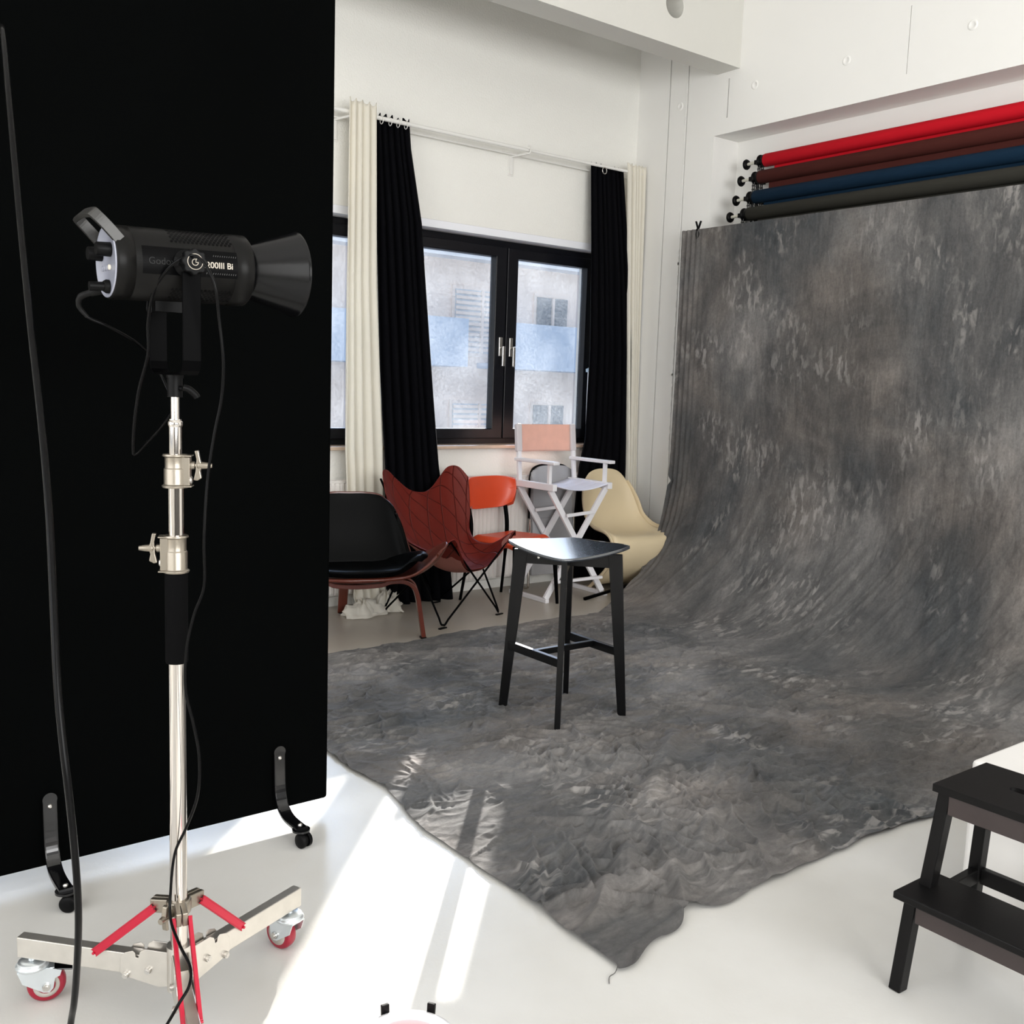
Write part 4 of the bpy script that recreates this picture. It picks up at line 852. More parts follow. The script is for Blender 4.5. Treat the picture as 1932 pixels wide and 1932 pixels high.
for (zz, k) in ((0.70, 0), (0.68, 0)):
    d = Vector((-195, 200, 0)).normalized(); n_ = Vector((-d.y, d.x, 0))
    obj('screw', MB().cyl(d*0.125+n_*0.011+Vector((0, 0, zz)), d*0.125+n_*0.0135+Vector((0, 0, zz)), 0.005, n=12), M_steel, bs)

# ================================================================== STEP STOOL
ss = thing('step_stool', 'black stained wooden two-step stool beside the white box at the right edge', 'step stool', (2.29, 0.98, 0))
S = lambda x, y, z: Vector((x-2.29, y-0.98, z))
def slab(x0, y0, x1, y1, z0, z1, hole=None):
    if not hole: return MB().box(x0-2.29, y0-0.98, z0, x1-2.29, y1-0.98, z1)
top = MB(); hx0, hx1, hy0, hy1 = 2.325-2.29, 2.358-2.29, 0.91-0.98, 1.070-0.98; X0, X1, Y0, Y1 = 2.207-2.29, 2.458-2.29, 0.76-0.98, 1.188-0.98
rim = []
nn = 32
for i in range(nn):
    a = 2*PI*(i+0.5)/nn; c_, s_ = math.cos(a), math.sin(a); rr = 0.0145
    yy_ = (hy0+hy1)/2+(hy1-hy0-2*rr)/2*(1 if s_ > 0 else -1)+rr*s_; xx_ = (hx0+hx1)/2+rr*c_
    cx_, cy_ = (X0+X1)/2, (Y0+Y1)/2; k = 1/max(abs(c_)/((X1-X0)/2), abs(s_)/((Y1-Y0)/2)); rim.append(((xx_, yy_), (cx_+c_*k, cy_+s_*k)))
# put exact corners on the outer rectangle
outer = [b for a, b in rim]
for cxr, cyr in ((X0, Y0), (X0, Y1), (X1, Y0), (X1, Y1)):
    j = min(range(nn), key=lambda i: (outer[i][0]-cxr)**2+(outer[i][1]-cyr)**2); outer[j] = (cxr, cyr)
vs = [(a[0], a[1], z) for z in (0.482, 0.500) for a, b in rim]+[(b[0], b[1], z) for z in (0.482, 0.500) for b in outer]
fs = []
for i in range(nn):
    j = (i+1) % nn
    fs += [(i, j, 2*nn+j, 2*nn+i), (nn+i, 3*nn+i, 3*nn+j, nn+j), (i, nn+i, nn+j, j), (2*nn+i, 2*nn+j, 3*nn+j, 3*nn+i)]
top.add(vs, fs)
obj('top_step', top, M_step, ss)
obj('lower_step', slab(2.108, 0.76, 2.285, 1.209, 0.232, 0.250), M_step, ss, bevel=0.003)
W_, T_ = 0.036, 0.030
for sy, yy_ in ((1, 1.172), (-1, 0.80)):
    o_ = 0.022*sy
    obj('leg', MB().bar(S(2.135, yy_+0.020*sy, 0.0), S(2.150, yy_+0.006*sy, 0.232), T_, W_, (1, 0, 0)), M_step, ss, bevel=0.003)
    obj('leg', MB().bar(S(2.205, yy_+0.010*sy, 0.20), S(2.236, yy_-0.008*sy, 0.482), T_, W_, (1, 0, 0)), M_step, ss, bevel=0.003)
    obj('leg', MB().bar(S(2.470, yy_+0.030*sy, 0.0), S(2.435, yy_-0.008*sy, 0.482), T_, W_, (1, 0, 0)), M_step, ss, bevel=0.003)
    obj('side_rail', MB().bar(S(2.15, yy_+0.004*sy, 0.206), S(2.455, yy_+0.012*sy, 0.206), 0.022, 0.036), M_step, ss, bevel=0.002)
    obj('side_apron', MB().bar(S(2.236, yy_-0.006*sy, 0.460), S(2.436, yy_-0.006*sy, 0.460), 0.022, 0.044), M_step, ss, bevel=0.002)
obj('apron', MB().bar(S(2.222, 1.150, 0.458), S(2.222, 0.81, 0.458), 0.018, 0.048), M_stepa, ss, bevel=0.002, label='apron painted with reflected brown under the top step')
obj('apron', MB().bar(S(2.136, 1.160, 0.208), S(2.136, 0.81, 0.208), 0.018, 0.048), M_stepa, ss, bevel=0.002, label='apron painted with reflected brown under the lower step')
obj('rear_rail', MB().bar(S(2.455, 1.17, 0.206), S(2.455, 0.80, 0.206), 0.020, 0.040), M_step, ss, bevel=0.002)

o = obj('white_box', MB().box(2.662, 0.40, 0.0, 3.66, 1.328, 0.42), M_box, bevel=0.012, seg=3)
tag(o, 'large white box with rounded edges behind the black step stool', 'box')

# small round lit thing at the bottom edge
rd = thing('round_tin', 'round white tin with red centre and two black clips at bottom edge', 'tin', (0.913, 1.446, 0))
obj('rim', MB().lathe((0, 0, 0), (0, 0, 1), [(0, 0.085), (0.185, 0.090), (0.200, 0.094), (0.205, 0.092), (0.207, 0.085), (0.204, 0.074), (0.196, 0.070)], 64), M_white, rd)
obj('plate', MB().cyl((0, 0, 0.190), (0, 0, 0.1985), 0.071, n=48), M_pink, rd, label='pale pink inner plate')
obj('disc', MB().lathe((0.0, -0.01, 0.198), (0, 0, 1), [(0, 0.036), (0.004, 0.035), (0.007, 0.028)], 40), M_redd, rd, label='red centre disc')
obj('screw', MB().cyl((0.0, 0.052, 0.198), (0.0, 0.052, 0.201), 0.003, n=10), M_redpu, rd)
for a in (0.54, 1.48):
    p = Vector((math.cos(a)*0.094, math.sin(a)*0.094, 0)); obj('clip', MB().bar(p+Vector((0, 0, 0.170)), p*1.05+Vector((0, 0, 0.220)), 0.016, 0.008, p), M_blk, rd, bevel=0.0015)

# ================================================================== CURTAINS
def curtain(name, label, m, top, bot, zt, zb_, folds, amp, seed, mids=None, header=0.0, pool=None, group=None):
    """top/bot=(x0,x1,y); mids=[(z,x0,x1,y)] between"""
    rows = [(zt, *top)]+(mids or [])+[(zb_, *bot)]
    rows.sort(key=lambda r: -r[0]); zs = np.array([r[0] for r in rows])
    NZ, NS = 110, 16*folds; P = np.zeros((NZ, NS, 3)); tt = np.linspace(0, 1, NS)
    ph = (vnoise(tt*folds*0.6, tt*0, seed)-0.5)*3
    for i in range(NZ):
        z = zt+(zb_-zt)*i/(NZ-1)
        x0 = np.interp(-z, -zs, [r[1] for r in rows]); x1 = np.interp(-z, -zs, [r[2] for r in rows]); y = np.interp(-z, -zs, [r[3] for r in rows])
        k = (zt-z)/(zt-zb_); am = amp*(0.55+0.65*k)
        w1 = np.sin(2*PI*folds*tt+ph+0.6*np.sin(k*3+seed)); w2 = (vnoise(tt*folds*1.7+seed, tt*0+k*2.2, seed+5)-0.5)
        P[i, :, 0] = x0+(x1-x0)*(tt+0.25/folds*np.cos(2*PI*folds*tt+ph)*0.4); P[i, :, 1] = y+am*w1+am*1.1*w2; P[i, :, 2] = z
        if i < 6 and header: P[i, :, 2] += header*(0.35*np.sin(2*PI*folds*tt+1)+0.4*w2)*(1-i/6)
        if pool and z < pool[0]:
            q_ = (pool[0]-z)/(pool[0]-zb_)
            P[i, :, 1] -= pool[1]*q_**2*(0.5+vnoise(tt*4, tt*0+seed, seed+9)); P[i, :, 0] += (tt-0.5)*pool[2]*q_**1.5
            P[i, :, 1] += 0.05*q_*(vnoise(tt*9, tt*0+q_*5, seed+11)-0.5); P[i, :, 2] = np.maximum(P[i, :, 2]+0.02*q_*(vnoise(tt*7, tt*0+q_*4, seed+12)-0.3), 0.004)
    o_ = obj(name, MB().grid(P), m, solid=0.004, offset=0)
    return tag(o_, label, 'curtain', group)
curtain('curtain', 'cream curtain left of the first black curtain, crumpled hem on the floor', M_cream, (2.885, 3.062, 5.43), (2.935, 3.13, 5.37), 3.04, 0.006, 4, 0.022, 3,
        mids=[(2.0, 2.875, 3.08, 5.43), (1.0, 2.87, 3.13, 5.42), (0.45, 2.895, 3.13, 5.40), (0.25, 2.92, 3.13, 5.38)], header=0.03, pool=(0.20, 0.10, 0.10), group='curtains')
cc = bpy.data.objects['curtain']; hm = MB()
for cx_, cy_, rx, ry, rz, sd_ in ((2.925, 5.245, 0.115, 0.075, 0.085, 3), (3.115, 5.285, 0.085, 0.060, 0.11, 7)):
    A = np.zeros((40, 64, 3)); th_ = np.linspace(0, PI/2, 40)[:, None]; ph_ = np.linspace(0, 2*PI, 64)[None, :]
    px_, py_ = np.cos(ph_)*np.cos(th_), np.sin(ph_)*np.cos(th_); q_ = np.minimum(ph_, 2*PI-ph_)
    rr = 1+0.42*(ridge(q_*2.2+0*th_, th_*1.8+sd_, sd_, 3)-0.3)+0.16*np.sin(ph_*5+th_*2+sd_)*np.cos(th_)
    A[..., 0] = cx_+rx*px_*rr; A[..., 1] = cy_+ry*py_*rr; A[..., 2] = np.maximum(rz*np.sin(th_)*rr, 0.003)
    hm.grid(A)
obj('crumpled_hem', hm, M_cream, cc)
curtain('curtain', 'black curtain behind the red butterfly chair, pulled outward at its hem', M_bcurt, (3.085, 3.340, 5.505), (3.12, 3.62, 5.34), 3.01, 0.02, 6, 0.022, 8,
        mids=[(2.85, 3.085, 3.345, 5.485), (2.4, 3.09, 3.42, 5.46), (1.5, 3.12, 3.50, 5.44), (0.88, 3.15, 3.548, 5.42), (0.4, 3.13, 3.60, 5.38)], header=0.035, group='curtains')
curtain('curtain', 'black curtain right of the window behind the ivory moulded chair', M_bcurt, (4.835, 5.155, 5.505), (4.74, 5.33, 5.46), 3.0, 0.02, 7, 0.020, 14,
        mids=[(2.3, 4.84, 5.215, 5.46), (1.7, 4.855, 5.265, 5.45), (1.05, 4.835, 5.30, 5.45), (0.85, 4.79, 5.32, 5.455), (0.5, 4.76, 5.33, 5.46)], header=0.02, group='curtains')
curtain('curtain', 'narrow cream curtain beside the room corner right of the black one', M_cream, (5.145, 5.325, 5.45), (5.25, 5.335, 5.40), 3.035, 0.02, 5, 0.014, 21,
        mids=[(2.0, 5.20, 5.33, 5.44), (1.0, 5.255, 5.335, 5.43)], header=0.02, group='curtains')
rd_ = thing('curtain_rod', 'long white curtain rod on wall brackets above the windows', 'curtain rod', (3.5, 5.47, 2.98))
obj('rod', MB().cyl((-2.2, 5.46, 2.975), (4.23, 5.46, 2.978), 0.0125).cyl((4.20, 5.462, 2.978), (5.30, 5.462, 2.982), 0.0105).cyl((-2.2, 5.548, 2.955), (5.30, 5.548, 2.955), 0.006), M_rod, rd_, world=True)
for x in (-1.5, 0.6, 2.865, 4.185):
    obj('bracket', MB().box(x-0.022, YW-0.006, 2.82, x+0.022, YW, 2.955).box(x-0.012, YW-0.013, 2.83, x+0.012, YW-0.006, 2.95).bar((x, YW-0.004, 2.945), (x+0.05, 5.455, 2.955), 0.016, 0.012), M_rod, rd_, world=True, bevel=0.002)
obj('joiner', MB().tube([(4.215, 5.455, 2.955), (4.235, 5.44, 2.955), (4.245, 5.44, 2.985), (4.25, 5.45, 3.005), (4.235, 5.46, 3.005)], 0.005, 8), M_rod, rd_, world=True)
for x in (3.12, 3.18, 3.235, 3.29):
    obj('ring', MB().tube([(x, 5.46+math.cos(a)*0.019, 2.968+math.sin(a)*0.022) for a in np.linspace(0, 2*PI, 17)], 0.0025, 6, 2), M_rod, rd_, world=True)
obj('ring', MB().tube([(4.905+0.02*math.cos(a), 5.432, 2.945+math.sin(a)*0.022) for a in np.linspace(0, 2*PI, 17)], 0.003, 6, 2), M_steel, rd_, world=True)

# ================================================================== RADIATORS
def radiator(x0, x1, label):
    t_ = thing('radiator', label, 'radiator', ((x0+x1)/2, 5.52, 0), 0, 'ribbed radiators under the windows')
    n_ = int((x1-x0)/0.0333); y0 = 5.475; P = []
    prof = []
    for k in range(n_):
        a = x0+(x1-x0)*k/n_; w_ = (x1-x0)/n_
        prof += [(a, y0+0.010), (a+w_*0.18, y0), (a+w_*0.62, y0), (a+w_*0.80, y0+0.010)]
    prof.append((x1, y0+0.010))
    P = np.array([[(x, y + (0.006 if z in (0.09, 0.79) else 0), z) for x, y in prof] for z in (0.79, 0.775, 0.105, 0.09)])
    obj('panel', MB().grid(P, smooth=False), M_rad, t_, world=True, solid=0.002)
    obj('rear_panel', MB().box(x0, 5.53, 0.09, x1, 5.545, 0.79).box(x0+0.1, 5.545, 0.3, x0+0.16, 5.567, 0.6).box(x1-0.16, 5.545, 0.3, x1-0.1, 5.567, 0.6), M_rad, t_, world=True)
    gr = MB()
    for k in range(int((x1-x0)/0.02)): gr.box(x0+k*0.02, 5.485, 0.792, x0+k*0.02+0.009, 5.545, 0.800)
    gr.box(x0, 5.478, 0.786, x1, 5.486, 0.804); gr.box(x0, 5.54, 0.786, x1, 5.548, 0.804)
    obj('top_grille', gr, M_rad, t_, world=True)
    obj('side_panel', MB().box(x0-0.003, 5.478, 0.09, x0, 5.548, 0.804), M_rad, t_, world=True); obj('side_panel', MB().box(x1, 5.478, 0.09, x1+0.003, 5.548, 0.804), M_rad, t_, world=True)
radiator(3.66, 4.85, 'white ribbed radiator behind the orange and white chairs')
radiator(1.75, 3.02, 'white ribbed radiator behind the cream curtain and black leather chair')

# box with label leaning by the right window frame
bx = thing('long_carton', 'slim white carton with yellow warning label behind the right black curtain', 'carton', (5.02, 5.60, 1.008))
obj('carton_body', MB().box(-0.005, -0.012, 0, 0.085, 0.045, 0.545), mat('white_card', (0.80, 0.82, 0.86), 0.6), bx)
obj('lid', MB().hexa([(-0.018, -0.02, 0.530), (0.09, -0.02, 0.530), (0.09, 0.05, 0.530), (-0.018, 0.05, 0.530), (-0.020, -0.022, 0.552), (0.09, -0.022, 0.60), (0.09, 0.052, 0.60), (-0.020, 0.052, 0.552)]), M_ltblue, bx)
obj('label_strip', MB().box(0.003, -0.0128, 0.24, 0.032, -0.012, 0.47), M_yel, bx, label='yellow label strip')
TB = lambda z: Matrix.Translation((0.018, -0.0135, z)) @ Matrix.Rotation(PI/2, 4, 'X') @ Matrix.Rotation(PI/2, 4, 'Z')
text('lettering', 'NEST', 0.036, M_lampd, bx, TB(0.418), offs=0.0006)
text('lettering', 'CHE', 0.030, M_lampd, bx, TB(0.268), offs=0.0006)
tri = MB()
for a, b in (((-0.004, 0.325), (0.040, 0.325)), ((0.040, 0.325), (0.018, 0.365)), ((0.018, 0.365), (-0.004, 0.325))): tri.bar((a[0], -0.0135, a[1]), (b[0], -0.0135, b[1]), 0.004, 0.001, (0, 1, 0))
obj('warning_triangle', tri, M_lampd, bx)

# ================================================================== BLACK LEATHER SHELL CHAIR
sc_ = thing('shell_chair', 'black leather three-legged lounge chair with red-brown bent wood frame', 'chair', (2.62, 4.756, 0), math.radians(-20.5))
rows = []          # seat shell: back->front, half rows centre->tip (x,y,z)
rows = [[(0, .33, .345), (.12, .33, .350), (.24, .31, .362), (.33, .26, .39), (.39, .21, .43)],
        [(0, .24, .335), (.14, .24, .340), (.29, .22, .355), (.39, .18, .41), (.47, .14, .49)],
        [(0, .10, .335), (.16, .10, .338), (.32, .09, .352), (.43, .075, .43), (.50, .07, .525)],
        [(0, -.06, .350), (.15, -.05, .350), (.31, -.03, .362), (.43, .0, .43), (.50, .03, .520)],
        [(0, -.17, .368), (.14, -.16, .368), (.28, -.11, .376), (.39, -.05, .425), (.47, .0, .50)],
        [(0, -.20, .366), (.13, -.19, .366), (.26, -.145, .374), (.36, -.08, .415), (.44, -.025, .475)]]
obj('seat_shell', MB().grid(net(rows, 40, 60)), M_wood, sc_, solid=0.014)
pad = [[(x*0.80, y*0.88+0.0, z+0.024+(0.0 if k in (0, 5) else 0.008)) for (x, y, z) in r[:4]]+[(r[4][0]*0.76, r[4][1]*0.86, r[3][2]+0.022)] for k, r in enumerate(rows)]
obj('seat_cushion', MB().grid(net(pad, 36, 50)), M_bleath, sc_, solid=0.030, bevel=0.008)
back = [[(0, .395, .765), (.08, .393, .765), (.16, .388, .752), (.205, .38, .715), (.212, .375, .690)],
        [(0, .385, .72), (.10, .38, .72), (.19, .365, .71), (.235, .345, .69), (.245, .335, .67)],
        [(0, .35, .60), (.12, .345, .60), (.22, .325, .595), (.275, .295, .58), (.285, .285, .57)],
        [(0, .315, .48), (.13, .31, .48), (.25, .285, .475), (.305, .25, .465), (.315, .24, .46)],
        [(0, .28, .385), (.13, .275, .385), (.27, .25, .385), (.325, .215, .385), (.335, .20, .385)]]
obj('backrest_shell', MB().grid(net([[(x*1.05, y+0.022, z+(0.01 if k == 0 else 0)) for x, y, z in r] for k, r in enumerate(back)], 30, 40)), M_wood, sc_, solid=0.012)
obj('backrest_cushion', MB().grid(net(back, 34, 44)), M_bleath, sc_, solid=0.028, bevel=0.008)
def arch(dz, dy, hw, wdt):
    pts = [(-hw-0.005, dy, 0.008), (-hw+0.02, dy, 0.16), (-hw+0.035, dy, 0.24), (-hw+0.06, dy, 0.295+dz), (-hw+0.115, dy, 0.325+dz), (-hw+0.19, dy, 0.325+dz), (-0.12, dy, 0.310+dz), (0, dy, 0.303+dz), (0.12, dy, 0.310+dz), (hw-0.19, dy, 0.325+dz), (hw-0.115, dy, 0.325+dz), (hw-0.06, dy, 0.295+dz), (hw-0.035, dy, 0.24), (hw-0.02, dy, 0.16), (hw+0.005, dy, 0.008)]
    return pts
ar = MB(); pth = cr_path([Vector(p) for p in arch(0.0, -0.02, 0.36, 0)], 5); n_ = len(pth)
ar.strip(pth, [0.036+0.022*math.sin(PI*min(1, max(0, i/(n_-1)))) for i in range(n_)], 0.024, (0, 1, 0))
p2 = [p for p in cr_path([Vector(p) for p in arch(0.014, -0.02, 0.36, 0)], 5)]; n2_ = len(p2); lo = int(n2_*0.15)
ar.strip([p+Vector((0, 0, 0.010)) for p in p2[lo:n2_-lo]], 0.045, 0.012, (0, 1, 0))
obj('front_leg_arch', ar, M_wood, sc_, bevel=0.004)
obj('rear_leg', MB().strip(cr_path([Vector(p) for p in ((0, 0.66, 0.006), (0, 0.62, 0.12), (0, 0.56, 0.24), (0, 0.44, 0.300), (0, 0.24, 0.312), (0, 0.02, 0.318))], 6), 0.055, 0.024, (1, 0, 0)), M_wood, sc_, bevel=0.004)
for x in (-0.363, 0.363): obj('foot_pad', MB().box(x-0.016, -0.04, 0.0, x+0.016, 0.0, 0.008), M_blk, sc_)
obj('foot_pad', MB().box(-0.022, 0.645, 0.0, 0.022, 0.675, 0.006), M_blk, sc_)

# ================================================================== BUTTERFLY CHAIR
bc = thing('butterfly_chair', 'quilted oxblood leather butterfly chair on thin black crossed rods', 'chair', (3.355, 5.05, 0), math.atan2(0.254, 0.967))
rows = [[(0, .170, .745), (.10, .190, .765), (.20, .205, .835), (.275, .205, .890), (.340, .175, .888), (.380, .125, .825)],
        [(0, .155, .690), (.10, .172, .703), (.20, .185, .760), (.28, .183, .800), (.342, .150, .795), (.374, .108, .750)],
        [(0, .105, .570), (.10, .115, .576), (.20, .125, .605), (.27, .115, .628), (.315, .092, .630), (.338, .066, .612)],
        [(0, .030, .430), (.09, .030, .434), (.17, .035, .448), (.235, .035, .470), (.275, .030, .495), (.295, .030, .50)],
        [(0, -.060, .345), (.08, -.060, .348), (.155, -.060, .366), (.205, -.065, .400), (.235, -.070, .440), (.25, -.070, .445)],
        [(0, -.160, .310), (.08, -.160, .315), (.155, -.165, .340), (.21, -.175, .385), (.245, -.185, .435), (.26, -.185, .44)],
        [(0, -.250, .318), (.08, -.252, .325), (.155, -.262, .365), (.225, -.28, .435), (.275, -.29, .500), (.30, -.285, .49)],
        [(0, -.290, .325), (.07, -.295, .332), (.145, -.312, .375), (.215, -.335, .455), (.280, -.345, .535), (.33, -.315, .50)]]
sl_ = obj('sling_seat', MB().grid(net(rows, 64, 72)), M_quilt, bc, solid=0.005)
pk = [[(x, y-0.012*(1 if k > 4 else -1), z-0.012) for x, y, z in r] for k, r in enumerate(rows[3:])]
obj('suede_underside', MB().grid(net([[(x*0.97, y+0.006, z-0.004) for x, y, z in r] for r in pk], 40, 50)), M_suede, bc, solid=0.003, label='pinkish suede underside')
FLt, FRt, BLt, BRt = (-.295, -.330, .520), (.295, -.330, .520), (-.312, .222, .838), (.318, .250, .840)
ffl, ffr, fbl, fbr = (-.264, -.258, .012), (.264, -.258, .012), (-.24, .255, .012), (.24, .245, .012)
def vrod(t1, f, t2):
    t1, f, t2 = Vector(t1), Vector(f), Vector(t2); a = f+(t1-f).normalized()*0.055; b = f+(t2-f).normalized()*0.055
    f1 = f+(t1-f).normalized()*0.022+Vector((0, 0, -0.006)); f2 = f+(t2-f).normalized()*0.022+Vector((0, 0, -0.006)); f1.z = max(f1.z, 0.010); f2.z = max(f2.z, 0.010)
    pts = [t1]+[a]+cr_path([a, f1, (f1+f2)/2-Vector((0, 0, 0.002)), f2, b], 4)[1:-1]+[b]+[t2]
    return MB().tube(pts, 0.0062, 8, 0)
for t1, f, t2 in ((FRt, ffl, BLt), (FLt, ffr, BRt), (FLt, fbl, BRt), (FRt, fbr, BLt)):
    obj('frame_rod', vrod(t1, f, t2), M_blkm, bc)
    obj('foot_pad', MB().box(f[0]-0.03, f[1]-0.008, 0.0, f[0]+0.03, f[1]+0.008, 0.007), M_blk, bc)

# ================================================================== ORANGE CHAIR
oc = thing('vinyl_chair', 'orange vinyl side chair with curved padded backrest and black tapered legs', 'chair', (3.95, 5.13, 0), math.atan2(0.08, 0.423))
feet = [(-0.215, -0.235), (0.215, -0.235), (-0.20, 0.225), (0.20, 0.225)]
for i, (fx, fy) in enumerate(feet):
    tx, ty = fx*0.88, fy*0.88
    if fy > 0: obj('leg', MB().tube([(fx, fy+0.03, 0.0), (tx, ty, 0.42), (tx*1.0, ty+0.02, 0.60), (tx*1.04, ty+0.075, 0.76)], [0.010]*2+[0.0145]*6, 12, 5), M_blkm, oc)
    else: obj('leg', MB().cyl((fx, fy, 0.0), (tx, ty, 0.415), 0.0105, 0.0165), M_blkm, oc)
obj('seat_frame', MB().tube([(0.185, -0.20, 0.410), (0.19, 0.19, 0.405), (-0.19, 0.19, 0.405), (-0.185, -0.20, 0.410), (0.185, -0.20, 0.410)], 0.010, 10, 0), M_blkm, oc)
rows = []
for k in range(9):
    b = -1+2*k/8; r_ = []
    for j in range(6):
        a = j/5; e_ = (1-0.10*abs(b)**3); x = a*0.225*e_; y = b*0.215*(1-0.08*a**2); edge = max(abs(b), a)
        z = 0.452+0.012*(b*-1)*0.5-0.034*max(0, edge-0.72)/0.28*max(0, edge-0.72)/0.28-0.006*(1-a*a)
        r_.append((x, y, z))
    rows.append(r_)
obj('seat', MB().grid(net(rows, 34, 44)), M_ovinyl, oc, solid=0.036, offset=-1, bevel=0.010)
rows = []
for k in range(7):
    b = k/6; z = 0.812-b*0.215; r_ = []
    for j in range(6):
        a = j/5; ww = 0.248-0.045*b**4-0.012*(1-b)**6; x = math.sin(a*1.15)/math.sin(1.15)*ww
        y = 0.275-0.085*(a**2.2)-0.012*b
        zz = z-0.020*(a**4)*(1 if b < 0.5 else -1.6)
        r_.append((x, y, zz))
    rows.append(r_)
obj('backrest', MB().grid(net(rows, 28, 44)), M_ovinyl, oc, solid=0.034, offset=0, bevel=0.010)
for sg in (-1, 1): obj('back_bolt', MB().cyl((sg*0.19, 0.265, 0.745), (sg*0.238, 0.215, 0.745), 0.012, n=14), M_blk, oc)

# ================================================================== DIRECTOR'S CHAIR
dc = thing('director_chair', 'tall white wooden director chair with faded pink canvas back', 'chair', (4.41, 5.172, 0))
hw = 0.262; yf, yb = -0.165, 0.165; zs = 0.765
for sx_ in (-1, 1):
    obj('side_rail', MB().box(sx_*0.245-0.017, -0.215, zs-0.022, sx_*0.245+0.017, 0.215, zs+0.022), M_white, dc, bevel=0.003)
    obj('base_rail', MB().box(sx_*0.262-0.015, -0.20, 0.0, sx_*0.262+0.015, 0.20, 0.028), M_white, dc, bevel=0.003)
    obj('armrest', MB().bar((sx_*0.245, -0.225, 0.925), (sx_*0.245, 0.20, 0.925), 0.052, 0.022), M_white, dc, bevel=0.005)
    obj('arm_post', MB().box(sx_*0.245-0.011, -0.165, zs+0.02, sx_*0.245+0.011, -0.140, 0.915), M_white, dc, bevel=0.002)
    obj('back_post', MB().bar((sx_*0.245, 0.165, zs+0.02), (sx_*0.240, 0.205, 1.165), 0.030, 0.022, (0, 1, 0)), M_white, dc, bevel=0.003)
for y in (yf, yb):
    for sx_ in (-1, 1):
        yy_ = y+sx_*0.012
        obj('leg', MB().bar((sx_*hw, yy_, 0.025), (-sx_*0.235, yy_, zs-0.02), 0.020, 0.040, (0, 0, 1)), M_white, dc, bevel=0.002)
    obj('stretcher', MB().bar((-0.115, y-0.028, 0.575), (0.125, y-0.028, 0.590), 0.014, 0.022), M_white, dc, bevel=0.002)
obj('footrest', MB().bar((-0.215, yf-0.03, 0.135), (0.215, yf-0.03, 0.135), 0.030, 0.018), M_white, dc, bevel=0.002)
N1, N2 = 20, 14; P = np.array([[(-0.245+0.49*i/(N1-1), -0.205+0.41*j/(N2-1), zs+0.016-0.040*math.sin(PI*i/(N1-1))-0.004*math.sin(j*2.2)) for j in range(N2)] for i in range(N1)])
obj('seat', MB().grid(P), M_canvas, dc, solid=0.004, label='white canvas seat')
P = np.array([[(-0.232+0.464*i/(N1-1), 0.190+0.014*(1-j/(N2-1))+0.018*math.sin(PI*i/(N1-1)), 1.160-0.185*j/(N2-1)) for j in range(N2)] for i in range(N1)])
obj('backrest', MB().grid(P), M_canvasp, dc, solid=0.004, label='faded pink canvas backrest')
for sx_ in (-1, 1): obj('back_sleeve', MB().bar((sx_*0.242, 0.188, 0.975), (sx_*0.240, 0.207, 1.162), 0.046, 0.034, (0, 1, 0)), mat('white_canvas_sleeve', (0.62, 0.58, 0.60), 0.8), dc, bevel=0.008)

# ================================================================== GREY CHAIR (behind the director's chair)
gc = thing('padded_chair', 'grey padded high-back seat with chrome tube legs behind the director chair', 'chair', (4.515, 5.405, 0))
rows = [[(0, .01, .870), (.06, .01, .870), (.115, .01, .862), (.160, .01, .835), (.172, .01, .79)], [(0, .008, .82), (.06, .008, .82), (.12, .008, .815), (.170, .008, .80), (.176, .008, .77)], [(0, .005, .66), (.06, .005, .66), (.12, .005, .66), (.170, .005, .66), (.178, .005, .66)], [(0, .0, .50), (.06, .0, .50), (.12, .0, .50), (.172, .0, .50), (.180, .0, .50)]]
obj('backrest', MB().grid(net(rows, 24, 24)), M_greyf, gc, solid=0.035, bevel=0.010)
obj('backrest_edge', MB().grid(net([[(x*1.05, y+0.024, z+0.010*(k == 0)) for x, y, z in r] for k, r in enumerate(rows)], 24, 24)), M_blk, gc, solid=0.008, label='black plastic back shell')
rows = [[(0, .0, .50), (.08, .0, .50), (.180, .0, .50)], [(0, -.012, .47), (.08, -.012, .47), (.185, -.012, .47)], [(0, -.015, .40), (.08, -.015, .40), (.185, -.015, .40)], [(0, -.010, .10), (.08, -.010, .10), (.18, -.010, .10)]]
obj('lower_panel', MB().grid(net(rows, 24, 16)), M_greyf, gc, solid=0.03, bevel=0.008)
for sg in (-1, 1):
    obj('tube_leg', MB().tube([(sg*0.200, -0.012, 0.50), (sg*0.203, -0.018, 0.30), (sg*0.203, -0.018, 0.06), (sg*0.200, 0.0, 0.012), (sg*0.195, 0.12, 0.012)], 0.009, 10), M_chrome, gc)

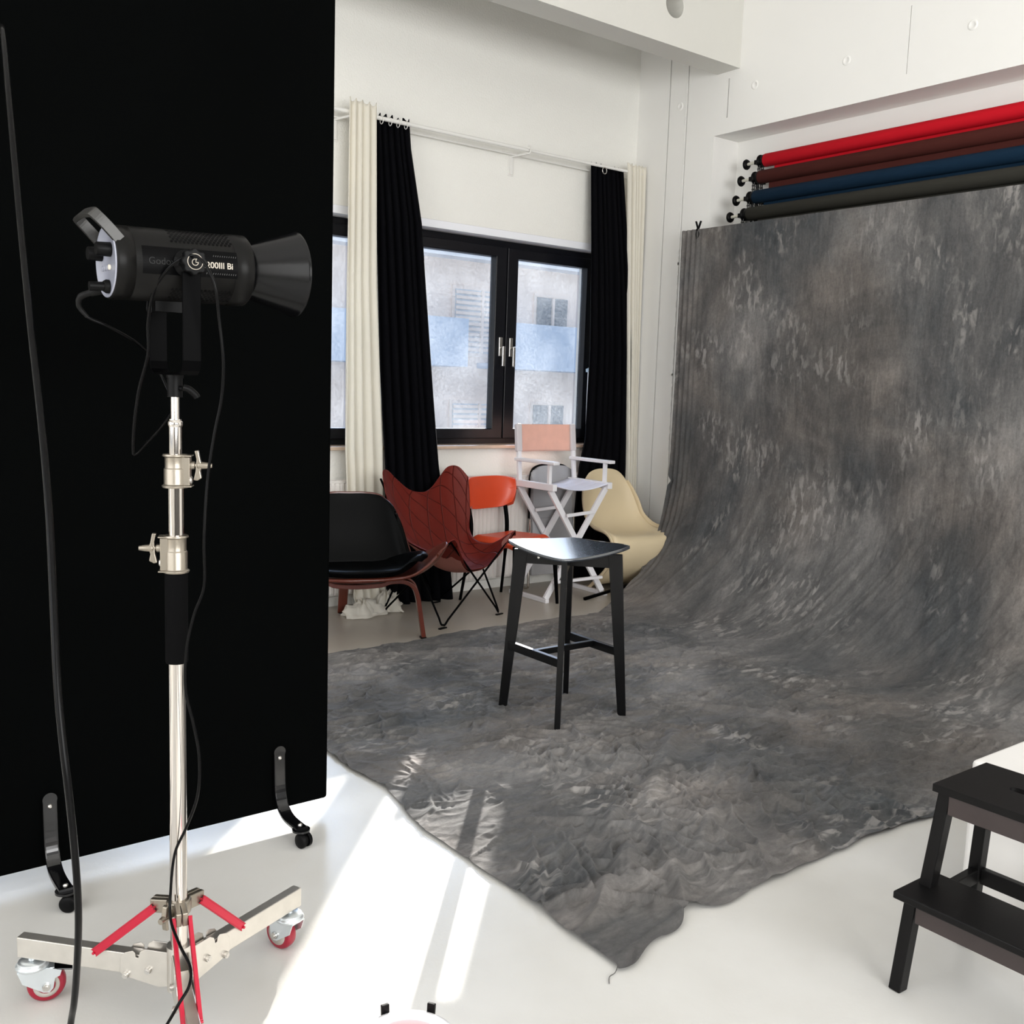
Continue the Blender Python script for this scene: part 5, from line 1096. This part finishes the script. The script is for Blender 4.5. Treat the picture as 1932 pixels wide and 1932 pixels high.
# ================================================================== IVORY MOULDED CHAIR
pc = thing('moulded_chair', 'ivory one-piece curved plastic chair between black curtain and grey cloth', 'chair', (4.905, 5.075, 0), math.radians(-8))
rows = [[(0, .265, .845), (.06, .265, .842), (.115, .262, .825), (.155, .255, .785), (.170, .245, .755)],
        [(0, .262, .815), (.08, .260, .812), (.145, .252, .79), (.185, .238, .745), (.200, .225, .70)],
        [(0, .245, .70), (.09, .242, .70), (.165, .228, .685), (.215, .20, .65), (.228, .18, .615)],
        [(0, .205, .56), (.09, .200, .56), (.165, .185, .555), (.220, .15, .54), (.238, .13, .525)],
        [(0, .140, .465), (.09, .135, .463), (.17, .12, .468), (.225, .09, .485), (.245, .07, .480)],
        [(0, .02, .418), (.09, .02, .418), (.17, .015, .425), (.228, .0, .452), (.250, -.01, .448)],
        [(0, -.13, .418), (.09, -.13, .418), (.17, -.13, .424), (.225, -.13, .442), (.248, -.13, .434)],
        [(0, -.225, .412), (.09, -.225, .412), (.17, -.222, .414), (.225, -.218, .418), (.246, -.20, .402)],
        [(0, -.262, .36), (.09, -.262, .36), (.17, -.255, .36), (.222, -.24, .36), (.240, -.215, .35)],
        [(0, -.240, .26), (.08, -.240, .26), (.15, -.230, .26), (.20, -.205, .26), (.218, -.175, .26)],
        [(0, -.165, .16), (.08, -.162, .16), (.145, -.145, .16), (.19, -.11, .16), (.208, -.075, .16)],
        [(0, -.02, .07), (.08, -.015, .068), (.15, .0, .064), (.20, .025, .058), (.220, .05, .05)],
        [(0, .17, .02), (.08, .165, .02), (.16, .14, .017), (.215, .105, .014), (.24, .08, .012)],
        [(0, .225, .006), (.08, .22, .006), (.165, .185, .006), (.225, .14, .006), (.25, .11, .006)]]
obj('moulded_shell', MB().grid(net(rows, 110, 48)), M_panton, pc, solid=0.009)
# rolled side flanges give the shell its thickness
fl = MB()
for sg in (-1, 1):
    for k in range(len(rows)-1):
        pass
    e1 = cr_np(np.array([r[4] for r in rows]), 90); e2 = e1.copy(); e2[:, 0] += 0.012; 
    nxt = np.gradient(e1[:, 1:], axis=0); nn_ = np.stack([-nxt[:, 1], nxt[:, 0]], 1); nn_ /= np.linalg.norm(nn_, axis=1)[:, None]+1e-9
    e2[:, 1] += nn_[:, 0]*0.030*-1; e2[:, 2] += nn_[:, 1]*0.030*-1; e2[:, 2] = np.maximum(e2[:, 2], 0.005)
    A_ = np.stack([e1, e1+(e2-e1)*[1, .35, .35], e2], 1); A_[..., 0] *= sg; fl.grid(A_, flip=sg < 0)
obj('side_flange', fl, M_panton, pc, solid=0.008)
